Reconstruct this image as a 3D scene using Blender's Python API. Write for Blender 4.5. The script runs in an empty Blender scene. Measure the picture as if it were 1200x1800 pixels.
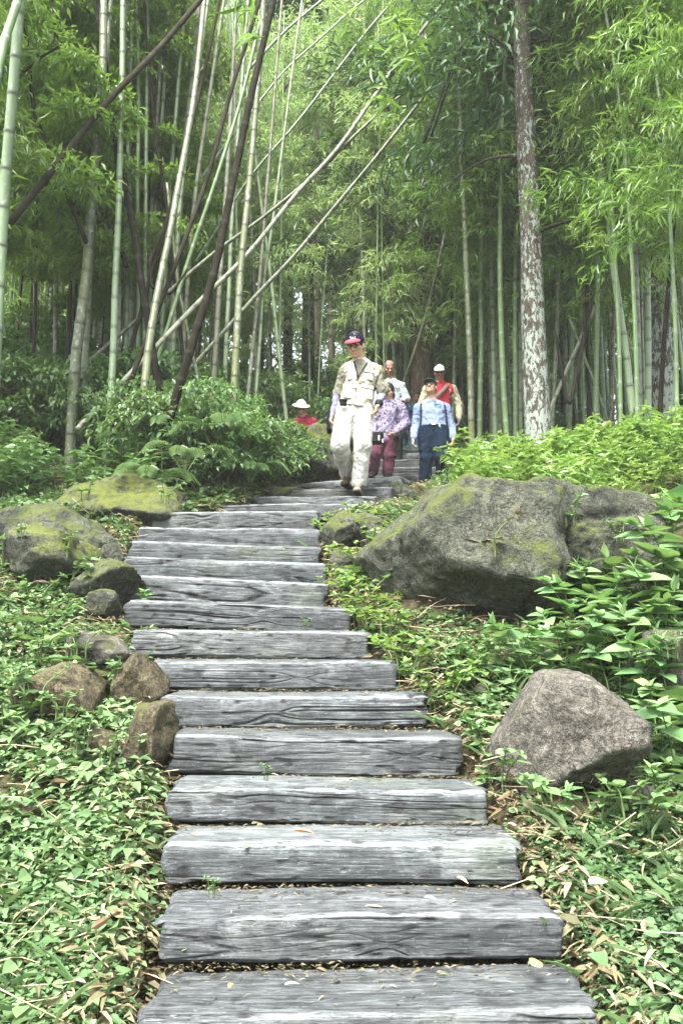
import bpy, math, random
import numpy as np
from mathutils import Vector, Matrix

SC = bpy.context.scene
COL = SC.collection
RNG = np.random.default_rng(11)
random.seed(11)

# ------------------------------------------------------------------ camera, sky, sun, exposure
FPX = 1500.0                                  # focal length in pixels of the 1200x1800 photograph
PITCH = math.atan(250 / 1500.0)
EYE = np.array([0.0, 0.0, 1.6])
cam_d = bpy.data.cameras.new('camera')
cam_d.sensor_fit = 'VERTICAL'
cam_d.sensor_height = 36
cam_d.lens = 30
cam_d.clip_start = 0.05
cam_d.clip_end = 400
cam = bpy.data.objects.new('camera', cam_d)
cam.location = EYE
cam.rotation_euler = (math.pi / 2 + PITCH, 0, 0)
COL.objects.link(cam)
SC.camera = cam

SUN_EL, SUN_AZ = math.radians(62), math.radians(205)     # azimuth from +Y, clockwise: behind the camera, a little left
world = bpy.data.worlds.new('World')
SC.world = world
world.use_nodes = True
_nt = world.node_tree
_bg = _nt.nodes['Background']
_sky = _nt.nodes.new('ShaderNodeTexSky')
_sky.sky_type = 'NISHITA'
_sky.sun_disc = False
_sky.sun_elevation = SUN_EL
_sky.sun_rotation = SUN_AZ
_sky.air_density = 1.0
_sky.dust_density = 4.0
_sky.ozone_density = 1.0
_hs = _nt.nodes.new('ShaderNodeHueSaturation')          # a bright overcast sky: the blue washed out
_hs.inputs['Saturation'].default_value = 0.45
_nt.links.new(_sky.outputs[0], _hs.inputs['Color'])
_nt.links.new(_hs.outputs[0], _bg.inputs[0])
_bg.inputs[1].default_value = 0.15
sun_d = bpy.data.lights.new('sun', 'SUN')
sun_d.energy = 3.0
sun_d.angle = math.radians(24)
sun_d.color = (1.0, 0.98, 0.93)
sun = bpy.data.objects.new('sun', sun_d)
_sv = Vector((math.sin(SUN_AZ) * math.cos(SUN_EL), math.cos(SUN_AZ) * math.cos(SUN_EL), math.sin(SUN_EL)))
sun.rotation_euler = _sv.to_track_quat('Z', 'Y').to_euler()
COL.objects.link(sun)
SC.view_settings.view_transform = 'Standard'
SC.view_settings.look = 'None'
SC.view_settings.gamma = 1
SC.view_settings.exposure = 2.47
SC.cycles.max_bounces = 10
SC.cycles.diffuse_bounces = 7
SC.cycles.glossy_bounces = 2
SC.cycles.transmission_bounces = 7
SC.cycles.caustics_reflective = False
SC.cycles.caustics_refractive = False
SC.cycles.use_adaptive_sampling = True
SC.cycles.adaptive_threshold = 0.02

# ------------------------------------------------------------------ small helpers
def P(px, py, Y):
    """world point seen at pixel (px, py) of the photograph, Y metres ahead of the camera"""
    u, v = px - 600.0, 900.0 - py
    fy = FPX * math.cos(PITCH) - v * math.sin(PITCH)
    fz = FPX * math.sin(PITCH) + v * math.cos(PITCH)
    s = Y / fy
    return EYE + np.array([u * s, Y, fz * s])

def mix3(a, b, t):
    return a + (b - a) * t

def _hash(ix, iy, iz, seed):
    h = (ix.astype(np.uint32) * np.uint32(374761393)) ^ (iy.astype(np.uint32) * np.uint32(668265263)) ^ (iz.astype(np.uint32) * np.uint32(2246822519)) ^ np.uint32(seed * 3266489917 & 0xffffffff)
    h = (h ^ (h >> np.uint32(15))) * np.uint32(2246822519)
    h = (h ^ (h >> np.uint32(13))) * np.uint32(3266489917)
    return ((h ^ (h >> np.uint32(16))) & np.uint32(0xffffff)).astype(np.float64) / 8388607.5 - 1.0

def vnoise(p, seed=1):
    p = np.asarray(p, float)
    i = np.floor(p).astype(np.int64)
    f = p - i
    f = f * f * (3 - 2 * f)
    r = 0
    for dx in (0, 1):
        wx = f[..., 0] if dx else 1 - f[..., 0]
        for dy in (0, 1):
            wy = f[..., 1] if dy else 1 - f[..., 1]
            for dz in (0, 1):
                wz = f[..., 2] if dz else 1 - f[..., 2]
                r = r + wx * wy * wz * _hash(i[..., 0] + dx, i[..., 1] + dy, i[..., 2] + dz, seed)
    return r

def fbm(p, seed=1, octs=4, gain=0.5):
    r, a, p = 0, 1.0, np.asarray(p, float)
    for o in range(octs):
        r = r + a * vnoise(p, seed + o)
        p = p * 2.03 + 17.1
        a *= gain
    return r

def unit(v):
    v = np.asarray(v, float)
    return v / np.maximum(np.linalg.norm(v, axis=-1, keepdims=True), 1e-9)

def make_mesh(name, V, faces, attrs=None, smooth=True):
    """faces: list of int arrays (n,3) or (n,4)"""
    V = np.asarray(V, np.float32)
    me = bpy.data.meshes.new(name)
    me.vertices.add(len(V))
    me.vertices.foreach_set('co', V.ravel())
    faces = [np.asarray(f, np.int32) for f in faces if len(f)]
    loops = np.concatenate([f.ravel() for f in faces])
    tot = np.concatenate([np.full(len(f), f.shape[1], np.int32) for f in faces])
    start = np.concatenate([[0], np.cumsum(tot)[:-1]]).astype(np.int32)
    me.loops.add(len(loops))
    me.loops.foreach_set('vertex_index', loops)
    me.polygons.add(len(tot))
    me.polygons.foreach_set('loop_start', start)
    me.polygons.foreach_set('loop_total', tot)
    me.polygons.foreach_set('use_smooth', np.full(len(tot), smooth))
    for k, a in (attrs or {}).items():
        at = me.attributes.new(k, 'FLOAT', 'POINT')
        at.data.foreach_set('value', np.asarray(a, np.float32))
    me.update(calc_edges=True)
    me.validate()
    return me

def tag(o, label=None, cat=None, group=None, kind=None):
    if label: o['label'] = label
    if cat: o['category'] = cat
    if group: o['group'] = group
    if kind: o['kind'] = kind
    return o

def obj(name, me, mat=None, parent=None, loc=(0, 0, 0)):
    o = bpy.data.objects.new(name, me)
    if mat is not None and me is not None and len(me.materials) == 0:
        me.materials.append(mat)
    COL.objects.link(o)
    if mat is not None and me is not None and me.materials[0] is not mat:      # shared mesh, its own material
        o.material_slots[0].link = 'OBJECT'
        o.material_slots[0].material = mat
    o.parent = parent
    o.location = loc
    return o

def thing(name, label, cat, loc=(0, 0, 0), group=None, rz=0.0, sc=1.0):
    o = bpy.data.objects.new(name, None)
    o.empty_display_size = 0.1
    COL.objects.link(o)
    o.location = loc
    o.rotation_euler = (0, 0, rz)
    o.scale = (sc, sc, sc)
    return tag(o, label, cat, group)

def cat_geo(parts):
    """join (V, [faces], attr) pieces"""
    V, F3, F4, A, off = [], [], [], [], 0
    for v, fs, a in parts:
        V.append(v); A.append(a)
        for f in fs:
            f = np.asarray(f)
            (F3 if f.shape[1] == 3 else F4).append(f + off)
        off += len(v)
    F = []
    if F3: F.append(np.concatenate(F3))
    if F4: F.append(np.concatenate(F4))
    return np.concatenate(V), F, np.concatenate(A)

def tube(pts, rad, seg=8, cap=True, attr=None):
    pts = np.asarray(pts, float)
    n = len(pts)
    rad = np.broadcast_to(np.asarray(rad, float), (n,))
    T = unit(np.gradient(pts, axis=0))
    ref = np.array([0.0, 1, 0]) if abs(T[0][1]) < 0.9 else np.array([1.0, 0, 0])
    u = unit(np.cross(T[0], ref))
    U = np.zeros_like(pts)
    for i in range(n):
        u = unit(u - T[i] * np.dot(u, T[i]))
        U[i] = u
    W = np.cross(T, U)
    a = np.linspace(0, 2 * np.pi, seg, endpoint=False)
    V = pts[:, None, :] + rad[:, None, None] * (np.cos(a)[None, :, None] * U[:, None, :] + np.sin(a)[None, :, None] * W[:, None, :])
    V = V.reshape(-1, 3)
    i = np.arange(n - 1)[:, None] * seg
    j = np.arange(seg)[None, :]
    k = (j + 1) % seg
    Q = np.stack([i + j, i + k, i + seg + k, i + seg + j], -1).reshape(-1, 4)
    at = np.zeros(n) if attr is None else np.asarray(attr, float)
    A = np.repeat(at, seg)
    fs = [Q]
    if cap:
        V = np.concatenate([V, pts[:1], pts[-1:]])
        A = np.concatenate([A, at[:1], at[-1:]])
        b = n * seg
        j = np.arange(seg); k = (j + 1) % seg
        fs.append(np.stack([k, j, np.full(seg, b)], -1))
        o = (n - 1) * seg
        fs.append(np.stack([o + j, o + k, np.full(seg, b + 1)], -1))
    return V, fs, A

def spline(ctrl, n):
    """Catmull-Rom through the control points"""
    c = np.asarray(ctrl, float)
    if len(c) == 2:
        return c[0] + (c[1] - c[0]) * np.linspace(0, 1, n)[:, None]
    c = np.concatenate([[2 * c[0] - c[1]], c, [2 * c[-1] - c[-2]]])
    m = len(c) - 3
    t = np.linspace(0, m - 1e-6, n)
    i = t.astype(int)
    f = (t - i)[:, None]
    p0, p1, p2, p3 = c[i], c[i + 1], c[i + 2], c[i + 3]
    return 0.5 * (2 * p1 + (p2 - p0) * f + (2 * p0 - 5 * p1 + 4 * p2 - p3) * f ** 2 + (3 * p1 - p0 - 3 * p2 + p3) * f ** 3)

# leaf outlines: a midrib with two folded halves
def leaf_template(t, hw, fold=0.25, droop=0.2):
    n = len(t)
    U, S, H = [], [], []
    for i in range(n):
        U.append(t[i]); S.append(0); H.append(-droop * t[i] ** 2)
    L = list(range(n)); Rr = list(range(n))
    for sgn, store in ((1, L), (-1, Rr)):
        for i in range(1, n - 1):
            store[i] = len(U)
            U.append(t[i]); S.append(sgn * hw[i]); H.append(-droop * t[i] ** 2 + fold * hw[i] * 0.35)
    T = []
    for i in range(n - 1):
        for side, rev in ((L, False), (Rr, True)):
            a, b, c, d = i, i + 1, side[i + 1], side[i]
            for tri in ((a, b, c), (a, c, d)):
                if len(set(tri)) == 3:
                    T.append(tri[::-1] if rev else tri)
    return np.array(U), np.array(S), np.array(H), np.array(T)

T_DIA = leaf_template([0, .42, 1], [0, .5, 0], .5, .15)
T_LANCE = leaf_template([0, .25, .65, 1], [0, .5, .38, 0], .5, .3)
T_OVATE = leaf_template([0, .15, .4, .7, 1], [0, .36, .5, .3, 0], .5, .28)
T_HEART = leaf_template([0, .08, .35, .7, 1], [0, .42, .52, .3, 0], .35, .15)

def leaves(pos, d, n, L, W, tm, var):
    U, S, H, T = tm
    N = len(pos)
    d = unit(d)
    s = unit(np.cross(d, n))
    n = np.cross(s, d)
    L = np.broadcast_to(np.asarray(L, float), (N,))
    W = np.broadcast_to(np.asarray(W, float), (N,))
    V = (pos[:, None, :] + d[:, None, :] * (L[:, None] * U)[..., None] + s[:, None, :] * (W[:, None] * S)[..., None]
         + n[:, None, :] * (L[:, None] * H)[..., None])
    F = T[None] + (np.arange(N) * len(U))[:, None, None]
    return V.reshape(-1, 3), [F.reshape(-1, 3)], np.repeat(np.broadcast_to(var, (N,)), len(U))

def rdir(n, rng=RNG):
    return unit(rng.normal(size=(n, 3)))

# ------------------------------------------------------------------ materials
class NT:
    def __init__(s, name):
        s.m = bpy.data.materials.new(name)
        s.m.use_nodes = True
        s.t = s.m.node_tree
        s.b = s.t.nodes['Principled BSDF']
        s.out = s.t.nodes['Material Output']
    def n(s, typ, props=None, **inp):
        nd = s.t.nodes.new('ShaderNode' + typ)
        for k, v in (props or {}).items():
            setattr(nd, k, v)
        for k, v in inp.items():
            key = int(k[1:]) if k[0] == 'i' and k[1:].isdigit() else k
            s.set(nd.inputs[key], v)
        return nd
    def set(s, sock, v):
        if isinstance(v, bpy.types.NodeSocket): s.t.links.new(v, sock)
        else: sock.default_value = v
    def ramp(s, fac, stops, interp='LINEAR'):
        r = s.t.nodes.new('ShaderNodeValToRGB')
        r.color_ramp.interpolation = interp
        e = r.color_ramp.elements
        while len(e) < len(stops): e.new(0.5)
        for el, (p, c) in zip(e, stops):
            el.position = p
            el.color = (c, c, c, 1) if isinstance(c, (int, float)) else (*c, 1)
        s.set(r.inputs[0], fac)
        return r.outputs[0]
    def mix(s, f, a, b, mode='MIX'):
        m = s.n('Mix', dict(data_type='RGBA', blend_type=mode))
        s.set(m.inputs[0], f)
        s.set(m.inputs[6], (*a, 1) if isinstance(a, tuple) and len(a) == 3 else a)
        s.set(m.inputs[7], (*b, 1) if isinstance(b, tuple) and len(b) == 3 else b)
        return m.outputs[2]
    def math(s, op, a, b=0.0, c=0.0):
        m = s.n('Math', dict(operation=op))
        s.set(m.inputs[0], a); s.set(m.inputs[1], b); s.set(m.inputs[2], c)
        return m.outputs[0]
    def coord(s, kind='Object', scale=(1, 1, 1), offset_random=False):
        c = s.n('TexCoord').outputs[kind]
        m = s.n('Mapping', i0=c, i3=scale)
        if offset_random:
            r = s.n('ObjectInfo').outputs['Random']
            v = s.n('CombineXYZ', i0=s.math('MULTIPLY', r, 37.0), i1=s.math('MULTIPLY', r, 71.0), i2=s.math('MULTIPLY', r, 53.0))
            s.set(m.inputs[1], v.outputs[0])
        return m.outputs[0]
    def noise(s, vec, scale, detail=4, rough=0.6, dist=0.0):
        return s.n('TexNoise', i0=vec, Scale=scale, Detail=detail, Roughness=rough, Distortion=dist).outputs[0]
    def bump(s, height, strength=0.5, dist=0.01):
        b = s.n('Bump', Strength=strength, Distance=dist)
        s.set(b.inputs['Height'], height)
        s.set(s.b.inputs['Normal'], b.outputs[0])
        return b
    def done(s, color=None, rough=0.7, spec=0.3):
        if color is not None: s.set(s.b.inputs['Base Color'], (*color, 1) if isinstance(color, tuple) else color)
        s.set(s.b.inputs['Roughness'], rough)
        s.set(s.b.inputs['Specular IOR Level'], spec)
        return s.m

def leaf_mat(name, cols, trans=0.35, rough=0.42, spec=0.5, objvar=0.3):
    k = NT(name)
    a = k.n('Attribute', dict(attribute_name='v')).outputs['Fac']
    c = k.ramp(a, [(i / (len(cols) - 1), c) for i, c in enumerate(cols)])
    r = k.n('ObjectInfo').outputs['Random']
    h = k.n('HueSaturation', Hue=k.math('MULTIPLY_ADD', r, 0.03, 0.485), Saturation=1.0, Value=k.math('MULTIPLY_ADD', r, objvar, 1 - objvar / 2), Color=c).outputs[0]
    geo = k.n('NewGeometry').outputs['Backfacing']
    c2 = k.mix(k.math('MULTIPLY', geo, 0.25), h, (0.13, 0.2, 0.1))
    k.done(c2, rough, spec)
    tr = k.n('BsdfTranslucent')
    tc = k.mix(0.4, c2, (0.16, 0.26, 0.03))
    k.set(tr.inputs[0], tc)
    mx = k.n('MixShader')
    k.set(mx.inputs[0], trans)
    k.t.links.new(k.b.outputs[0], mx.inputs[1])
    k.t.links.new(tr.outputs[0], mx.inputs[2])
    k.t.links.new(mx.outputs[0], k.out.inputs[0])
    return k.m

def plain(name, col, rough=0.75, spec=0.2, var=0.15, scale=60.0, bump=0.15):
    k = NT(name)
    v = k.coord()
    n = k.noise(v, scale, 3)
    c = k.mix(n, tuple(x * (1 - var) for x in col), tuple(min(1, x * (1 + var)) for x in col))
    if bump: k.bump(n, bump, 0.004)
    return k.done(c, rough, spec)

def wood_mat():
    k = NT('weathered_sleeper_wood')
    at = lambda n: k.n('Attribute', dict(attribute_name=n)).outputs['Fac']
    grain = k.noise(k.coord('Object', (1.6, 34, 34), True), 2.2, 9, 0.72, 0.35)
    lines = k.noise(k.coord('Object', (1.0, 60, 60), True), 2.4, 5, 0.6, 0.2)
    iso = k.coord('Object', (1, 1.5, 1.5), True)
    patch = k.noise(iso, 2.6, 7, 0.7, 0.6)
    speck = k.noise(iso, 45, 5, 0.75)
    mott = k.noise(k.coord('Object', (1, 3, 3), True), 9, 7, 0.75, 0.3)
    tone = k.math('ADD', k.math('MULTIPLY', grain, 0.42), k.math('MULTIPLY', mott, 0.58))
    c = k.ramp(tone, [(0.35, (0.012, 0.0135, 0.0145)), (0.45, (0.050, 0.056, 0.058)), (0.55, (0.100, 0.110, 0.114)), (0.70, (0.20, 0.217, 0.222))])
    c = k.mix(k.ramp(patch, [(0.50, 0.0), (0.68, 0.6)]), c, (0.20, 0.215, 0.215))
    # thin dark splits that follow the grain
    sp = k.math('ABSOLUTE', k.math('SUBTRACT', lines, 0.5))
    c = k.mix(k.math('MULTIPLY', k.ramp(sp, [(0.0, 0.9), (0.016, 0.0)]), k.ramp(mott, [(0.42, 0.0), (0.56, 1.0)])), c, (0.012, 0.012, 0.013))
    # dampness and painted shade low on the face, nosing wear with a painted highlight
    damp_shade = k.math('MULTIPLY', at('f'), k.ramp(patch, [(0.36, 1.0), (0.60, 0.25)]))
    c = k.mix(damp_shade, c, k.mix(0.35, (0.022, 0.023, 0.024), c))
    wear_highlight = k.math('MULTIPLY', at('e'), k.ramp(mott, [(0.38, 0.25), (0.6, 0.95)]))
    c = k.mix(wear_highlight, c, (0.29, 0.31, 0.315))
    c = k.mix(k.ramp(speck, [(0.60, 0.0), (0.68, 0.55)]), c, (0.28, 0.30, 0.30))
    c = k.mix(k.ramp(speck, [(0.30, 0.6), (0.40, 0.0)]), c, (0.03, 0.03, 0.03))
    green = k.noise(iso, 1.3, 3, 0.6)
    c = k.mix(k.math('MULTIPLY', k.ramp(green, [(0.55, 0.0), (0.75, 0.55)]), speck), c, (0.10, 0.125, 0.05))
    c = k.mix(at('v'), c, (0.010, 0.009, 0.008))
    rnd = k.n('ObjectInfo').outputs['Random']
    c = k.n('HueSaturation', Hue=0.5, Saturation=k.math('MULTIPLY_ADD', rnd, -0.4, 1.25), Value=k.math('MULTIPLY_ADD', k.math('FRACT', k.math('MULTIPLY', rnd, 7.3)), 0.38, 0.82), Color=c).outputs[0]
    c = k.mix(k.math('MULTIPLY', k.math('FRACT', k.math('MULTIPLY', rnd, 13.7)), 0.35), c, k.mix(1.0, c, (1.0, 0.985, 0.90), 'MULTIPLY'))
    h = k.math('ADD', grain, k.math('ADD', k.math('MULTIPLY', speck, 0.35), k.ramp(sp, [(0.0, 0.0), (0.03, 0.6)])))
    k.bump(h, 0.8, 0.008)
    return k.done(c, 0.66, 0.3)

def rock_mat(name, base=(0.082, 0.086, 0.062), dark=(0.022, 0.024, 0.019), light=(0.19, 0.2, 0.17), moss=0.5, mosscol=(0.06, 0.08, 0.014)):
    k = NT(name)
    v = k.coord('Object', (1, 1, 1), True)
    a = k.noise(v, 2.6, 8, 0.68, 0.4)
    b = k.noise(v, 14, 6, 0.7)
    f = k.noise(v, 70, 4, 0.7)
    c = k.ramp(a, [(0.32, dark), (0.52, base), (0.75, tuple(x * 1.35 for x in base))])
    c = k.mix(k.ramp(b, [(0.55, 0.0), (0.68, 0.6)]), c, light)
    c = k.mix(k.ramp(f, [(0.38, 0.75), (0.5, 0.0)]), c, dark)
    vs = k.noise(v, 5.5, 9, 0.8, 1.2)
    c = k.mix(k.ramp(k.math('ABSOLUTE', k.math('SUBTRACT', vs, 0.5)), [(0.0, 0.9), (0.045, 0.0)]), c, tuple(x * .5 for x in dark))
    nz = k.n('SeparateXYZ', i0=k.n('NewGeometry').outputs['Normal']).outputs[2]
    m = k.noise(k.coord('Object', (1, 1, 1), True), 3.3, 7, 0.75, 0.5)
    mm = k.math('ADD', k.math('MULTIPLY', nz, 0.16), m)
    mm = k.ramp(mm, [(0.66 - 0.2 * moss, 0.0), (0.76 - 0.2 * moss, 1.0)])
    mc = k.mix(f, tuple(x * 0.35 for x in mosscol), tuple(x * 2.0 for x in mosscol))
    mc = k.mix(k.ramp(b, [(0.42, 0.0), (0.62, 0.7)]), mc, (0.045, 0.04, 0.018))
    c = k.mix(k.math('MULTIPLY', mm, 0.85), c, mc)
    h = k.math('ADD', k.math('MULTIPLY', a, 1.5), k.math('ADD', b, k.math('MULTIPLY', f, 0.5)))
    k.bump(h, 0.9, 0.035)
    return k.done(c, 0.85, 0.2)

def culm_mat(name, cols, moss=0.2, lichen=0.2, mosscol=(0.09, 0.12, 0.03), ring=(0.03, 0.03, 0.02), rough=0.45):
    k = NT(name)
    v = k.coord('Object', (1, 1, 0.25), True)
    a = k.noise(v, 9, 5, 0.6)
    b = k.noise(k.coord('Object', (1, 1, 0.6), True), 22, 6, 0.7)
    r = k.n('ObjectInfo').outputs['Random']
    c = k.ramp(k.math('ADD', k.math('MULTIPLY', a, 0.75), k.math('MULTIPLY_ADD', r, 0.3, -0.03)), [(0.25, cols[0]), (0.5, cols[1]), (0.75, cols[2])])
    c = k.mix(k.ramp(b, [(0.62 - 0.12 * lichen, 0.0), (0.70 - 0.12 * lichen, 0.8 * min(1, lichen * 2))]), c, (0.24, 0.28, 0.22))
    m = k.noise(v, 5, 6, 0.7)
    c = k.mix(k.ramp(m, [(0.66 - 0.25 * moss, 0.0), (0.8 - 0.25 * moss, 0.85)]), c, mosscol)
    nd = k.n('Attribute', dict(attribute_name='v')).outputs['Fac']
    c = k.mix(k.math('MULTIPLY', nd, 0.75), c, ring)
    k.bump(b, 0.15, 0.004)
    return k.done(c, rough, 0.4 if rough < .8 else 0.06)

def bark_mat(name, cols, lichen=0.0, lichcol=(0.42, 0.47, 0.42), sc=1.0):
    k = NT(name)
    v = k.coord('Object', (1, 1, 0.16), True)
    a = k.noise(v, 26 * sc, 7, 0.7, 0.3)
    b = k.noise(k.coord('Object', (1, 1, 0.6), True), 8 * sc, 9, 0.78, 0.8)
    f = k.noise(k.coord('Object', (1, 1, 0.3), True), 30 * sc, 5, 0.7)
    c = k.ramp(a, [(0.34, cols[0]), (0.52, cols[1]), (0.7, cols[2])])
    if lichen:
        fl = k.noise(k.coord('Object', (1, 1, 0.42), True), 24 * sc, 5, 0.62, 0.3)
        zz = k.n('SeparateXYZ', i0=k.n('TexCoord').outputs['Generated']).outputs[2]
        m = k.math('ADD', k.math('MULTIPLY', b, 0.55), k.math('MULTIPLY', fl, 0.55))
        m = k.math('SUBTRACT', m, k.math('MULTIPLY', zz, 0.16))
        lm = k.ramp(m, [(0.635 - lichen * 0.2, 0.0), (0.66 - lichen * 0.2, 0.92)])
        c = k.mix(lm, c, k.mix(a, tuple(x * 0.75 for x in lichcol), tuple(x * 1.2 for x in lichcol)))
    k.bump(k.math('ADD', a, k.math('MULTIPLY', b, 0.5)), 0.8, 0.02)
    return k.done(c, 0.88, 0.15)

MAT = {}
MAT['wood'] = wood_mat()
MAT['rock'] = rock_mat('grey_rock', moss=0.5)
MAT['rock_moss'] = rock_mat('mossy_rock', moss=0.66, mosscol=(0.085, 0.105, 0.016))
MAT['rock_brown'] = rock_mat('brown_rock', (0.095, 0.08, 0.045), (0.03, 0.026, 0.016), (0.18, 0.16, 0.10), 0.1)
MAT['rock_pale'] = rock_mat('pale_rock', (0.125, 0.115, 0.096), (0.05, 0.046, 0.038), (0.23, 0.22, 0.195), 0.15)
MAT['bamboo_leaf'] = leaf_mat('bamboo_leaf', [(0.075, 0.155, 0.022), (0.14, 0.25, 0.035), (0.23, 0.36, 0.07)], 0.5, 0.4, 0.5)
MAT['broad_leaf'] = leaf_mat('broad_leaf', [(0.04, 0.105, 0.03), (0.085, 0.17, 0.045), (0.15, 0.25, 0.07)], 0.38, 0.38, 0.5)
MAT['herb_leaf'] = leaf_mat('herb_leaf', [(0.10, 0.19, 0.035), (0.165, 0.275, 0.055), (0.25, 0.37, 0.095)], 0.42, 0.4, 0.5)
MAT['big_leaf'] = leaf_mat('big_leaf', [(0.055, 0.14, 0.045), (0.11, 0.22, 0.07), (0.18, 0.30, 0.11)], 0.34, 0.5, 0.35)
MAT['cover_leaf'] = leaf_mat('cover_leaf', [(0.026, 0.068, 0.022), (0.068, 0.145, 0.046), (0.125, 0.21, 0.078), (0.2, 0.285, 0.13)], 0.3, 0.52, 0.32)
MAT['far_leaf'] = leaf_mat('far_leaf', [(0.2, 0.31, 0.09), (0.32, 0.44, 0.16), (0.45, 0.55, 0.26)], 0.58, 0.45, 0.45)  # paler than the other leaves, to stand in for bright sky light
MAT['cedar_leaf'] = leaf_mat('cedar_leaf', [(0.02, 0.06, 0.025), (0.045, 0.1, 0.035), (0.07, 0.14, 0.05)], 0.2, 0.5, 0.3)
MAT['dry_leaf'] = leaf_mat('dry_leaf', [(0.07, 0.042, 0.02), (0.15, 0.095, 0.05), (0.25, 0.18, 0.105), (0.34, 0.27, 0.18)], 0.15, 0.6, 0.3)
MAT['stem'] = plain('green_stem', (0.10, 0.15, 0.05))
MAT['twig'] = plain('brown_twig', (0.09, 0.07, 0.045))
MAT['straw'] = plain('dry_straw', (0.33, 0.26, 0.16))
MAT['culm_pale'] = culm_mat('pale_culm', [(0.10, 0.15, 0.075), (0.165, 0.225, 0.12), (0.25, 0.30, 0.19)], 0.15, 0.5)
MAT['culm_green'] = culm_mat('green_culm', [(0.065, 0.12, 0.04), (0.115, 0.185, 0.065), (0.18, 0.26, 0.11)], 0.15, 0.15, ring=(0.20, 0.23, 0.17))
MAT['culm_moss'] = culm_mat('mossy_culm', [(0.055, 0.066, 0.03), (0.10, 0.115, 0.06), (0.16, 0.18, 0.11)], 0.55, 0.75, (0.10, 0.115, 0.02))
MAT['culm_dark'] = culm_mat('dark_culm', [(0.006, 0.005, 0.0035), (0.013, 0.011, 0.007), (0.036, 0.031, 0.02)], 0.15, 0.1, (0.03, 0.035, 0.012), ring=(0.028, 0.025, 0.02), rough=0.85)
MAT['culm_grey'] = culm_mat('grey_culm', [(0.09, 0.095, 0.06), (0.16, 0.17, 0.115), (0.25, 0.265, 0.195)], 0.25, 0.6, rough=0.6)
MAT['bark_lichen'] = bark_mat('lichened_bark', [(0.022, 0.019, 0.014), (0.06, 0.052, 0.04), (0.125, 0.112, 0.09)], 0.58, (0.25, 0.29, 0.25))
MAT['bark_cedar'] = bark_mat('cedar_bark', [(0.03, 0.02, 0.014), (0.085, 0.058, 0.04), (0.17, 0.125, 0.09)], 0.2, (0.25, 0.24, 0.2))
MAT['bark_dark'] = bark_mat('dark_bark', [(0.012, 0.01, 0.008), (0.03, 0.025, 0.018), (0.06, 0.05, 0.035)])
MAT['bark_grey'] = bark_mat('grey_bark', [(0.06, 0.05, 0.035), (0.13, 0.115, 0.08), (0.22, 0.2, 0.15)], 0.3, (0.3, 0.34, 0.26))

def soil_mat():
    k = NT('forest_soil')
    v = k.coord()
    a = k.noise(v, 1.3, 6, 0.65)
    b = k.noise(v, 17, 6, 0.7)
    f = k.noise(v, 75, 4, 0.7)
    c = k.ramp(b, [(0.3, (0.018, 0.013, 0.008)), (0.5, (0.055, 0.042, 0.026)), (0.72, (0.14, 0.11, 0.07))])
    c = k.mix(k.ramp(a, [(0.45, 0.0), (0.65, 0.6)]), c, (0.03, 0.045, 0.012))
    c = k.mix(k.ramp(f, [(0.62, 0.0), (0.7, 0.7)]), c, (0.24, 0.19, 0.12))
    k.bump(k.math('ADD', b, f), 0.9, 0.03)
    return k.done(c, 0.95, 0.1)
MAT['soil'] = soil_mat()
# ------------------------------------------------------------------ the stairs: (left x, y, Y, right x, y, Y) of each front top edge
BEAMS = []
_meas = [(245, 1782, 1055, 1778), (277, 1612, 983, 1610), (289, 1484, 917, 1482), (296, 1386, 859, 1387),
         (300, 1291, 808, 1293), (287, 1219, 750, 1221), (265, 1158, 697, 1163), (230, 1103, 651, 1112),
         (222, 1053, 615, 1068), (217, 1011, 575, 1023), (218, 977, 573, 988), (229, 949, 564, 959),
         (245, 924, 561, 929), (265, 898, 560, 898)]
for k, (lx, ly, rx, ry) in enumerate(_meas):
    Y = 2.78 + 0.387 * k
    BEAMS.append((lx, ly, Y, rx, ry, Y))
BEAMS += [(385, 888, 8.42, 641, 884, 8.1), (441, 873, 8.84, 660, 870, 8.42), (466, 862, 9.26, 686, 852, 8.72), (492, 850, 9.66, 702, 834, 9.02)]
NEAR_N = len(BEAMS)
for k, (y, lx, rx) in enumerate([(849, 628, 816), (834, 634, 815), (820, 640, 814), (807, 645, 813), (796, 650, 812), (786, 655, 810)]):
    BEAMS.append((lx, y + 1, 12.3 + 0.38 * k, rx, y, 12.25 + 0.38 * k))

BP = [(P(a, b, c), P(d, e, f)) for a, b, c, d, e, f in BEAMS]
_cy = np.array([(l[1] + r[1]) / 2 for l, r in BP])
_cz = np.array([(l[2] + r[2]) / 2 for l, r in BP])
PY = np.concatenate([[-6, 0.6, 1.2], _cy, [14.6, 17.5, 22, 30, 50]])
PZ = np.concatenate([[0.0, 0.0, 0.02], _cz - 0.13, [_cz[-1] - 0.02, _cz[-1] + 0.0, _cz[-1] + 0.9, _cz[-1] + 2.6, _cz[-1] + 7]])
PXL = np.concatenate([[-0.75] * 3, [min(l[0], r[0]) for l, r in BP], [0.5, 0.7, 0.7, 0.7, 0.7]])
PXR = np.concatenate([[0.85] * 3, [max(l[0], r[0]) for l, r in BP], [2.2, 2.4, 2.4, 2.4, 2.4]])

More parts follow.
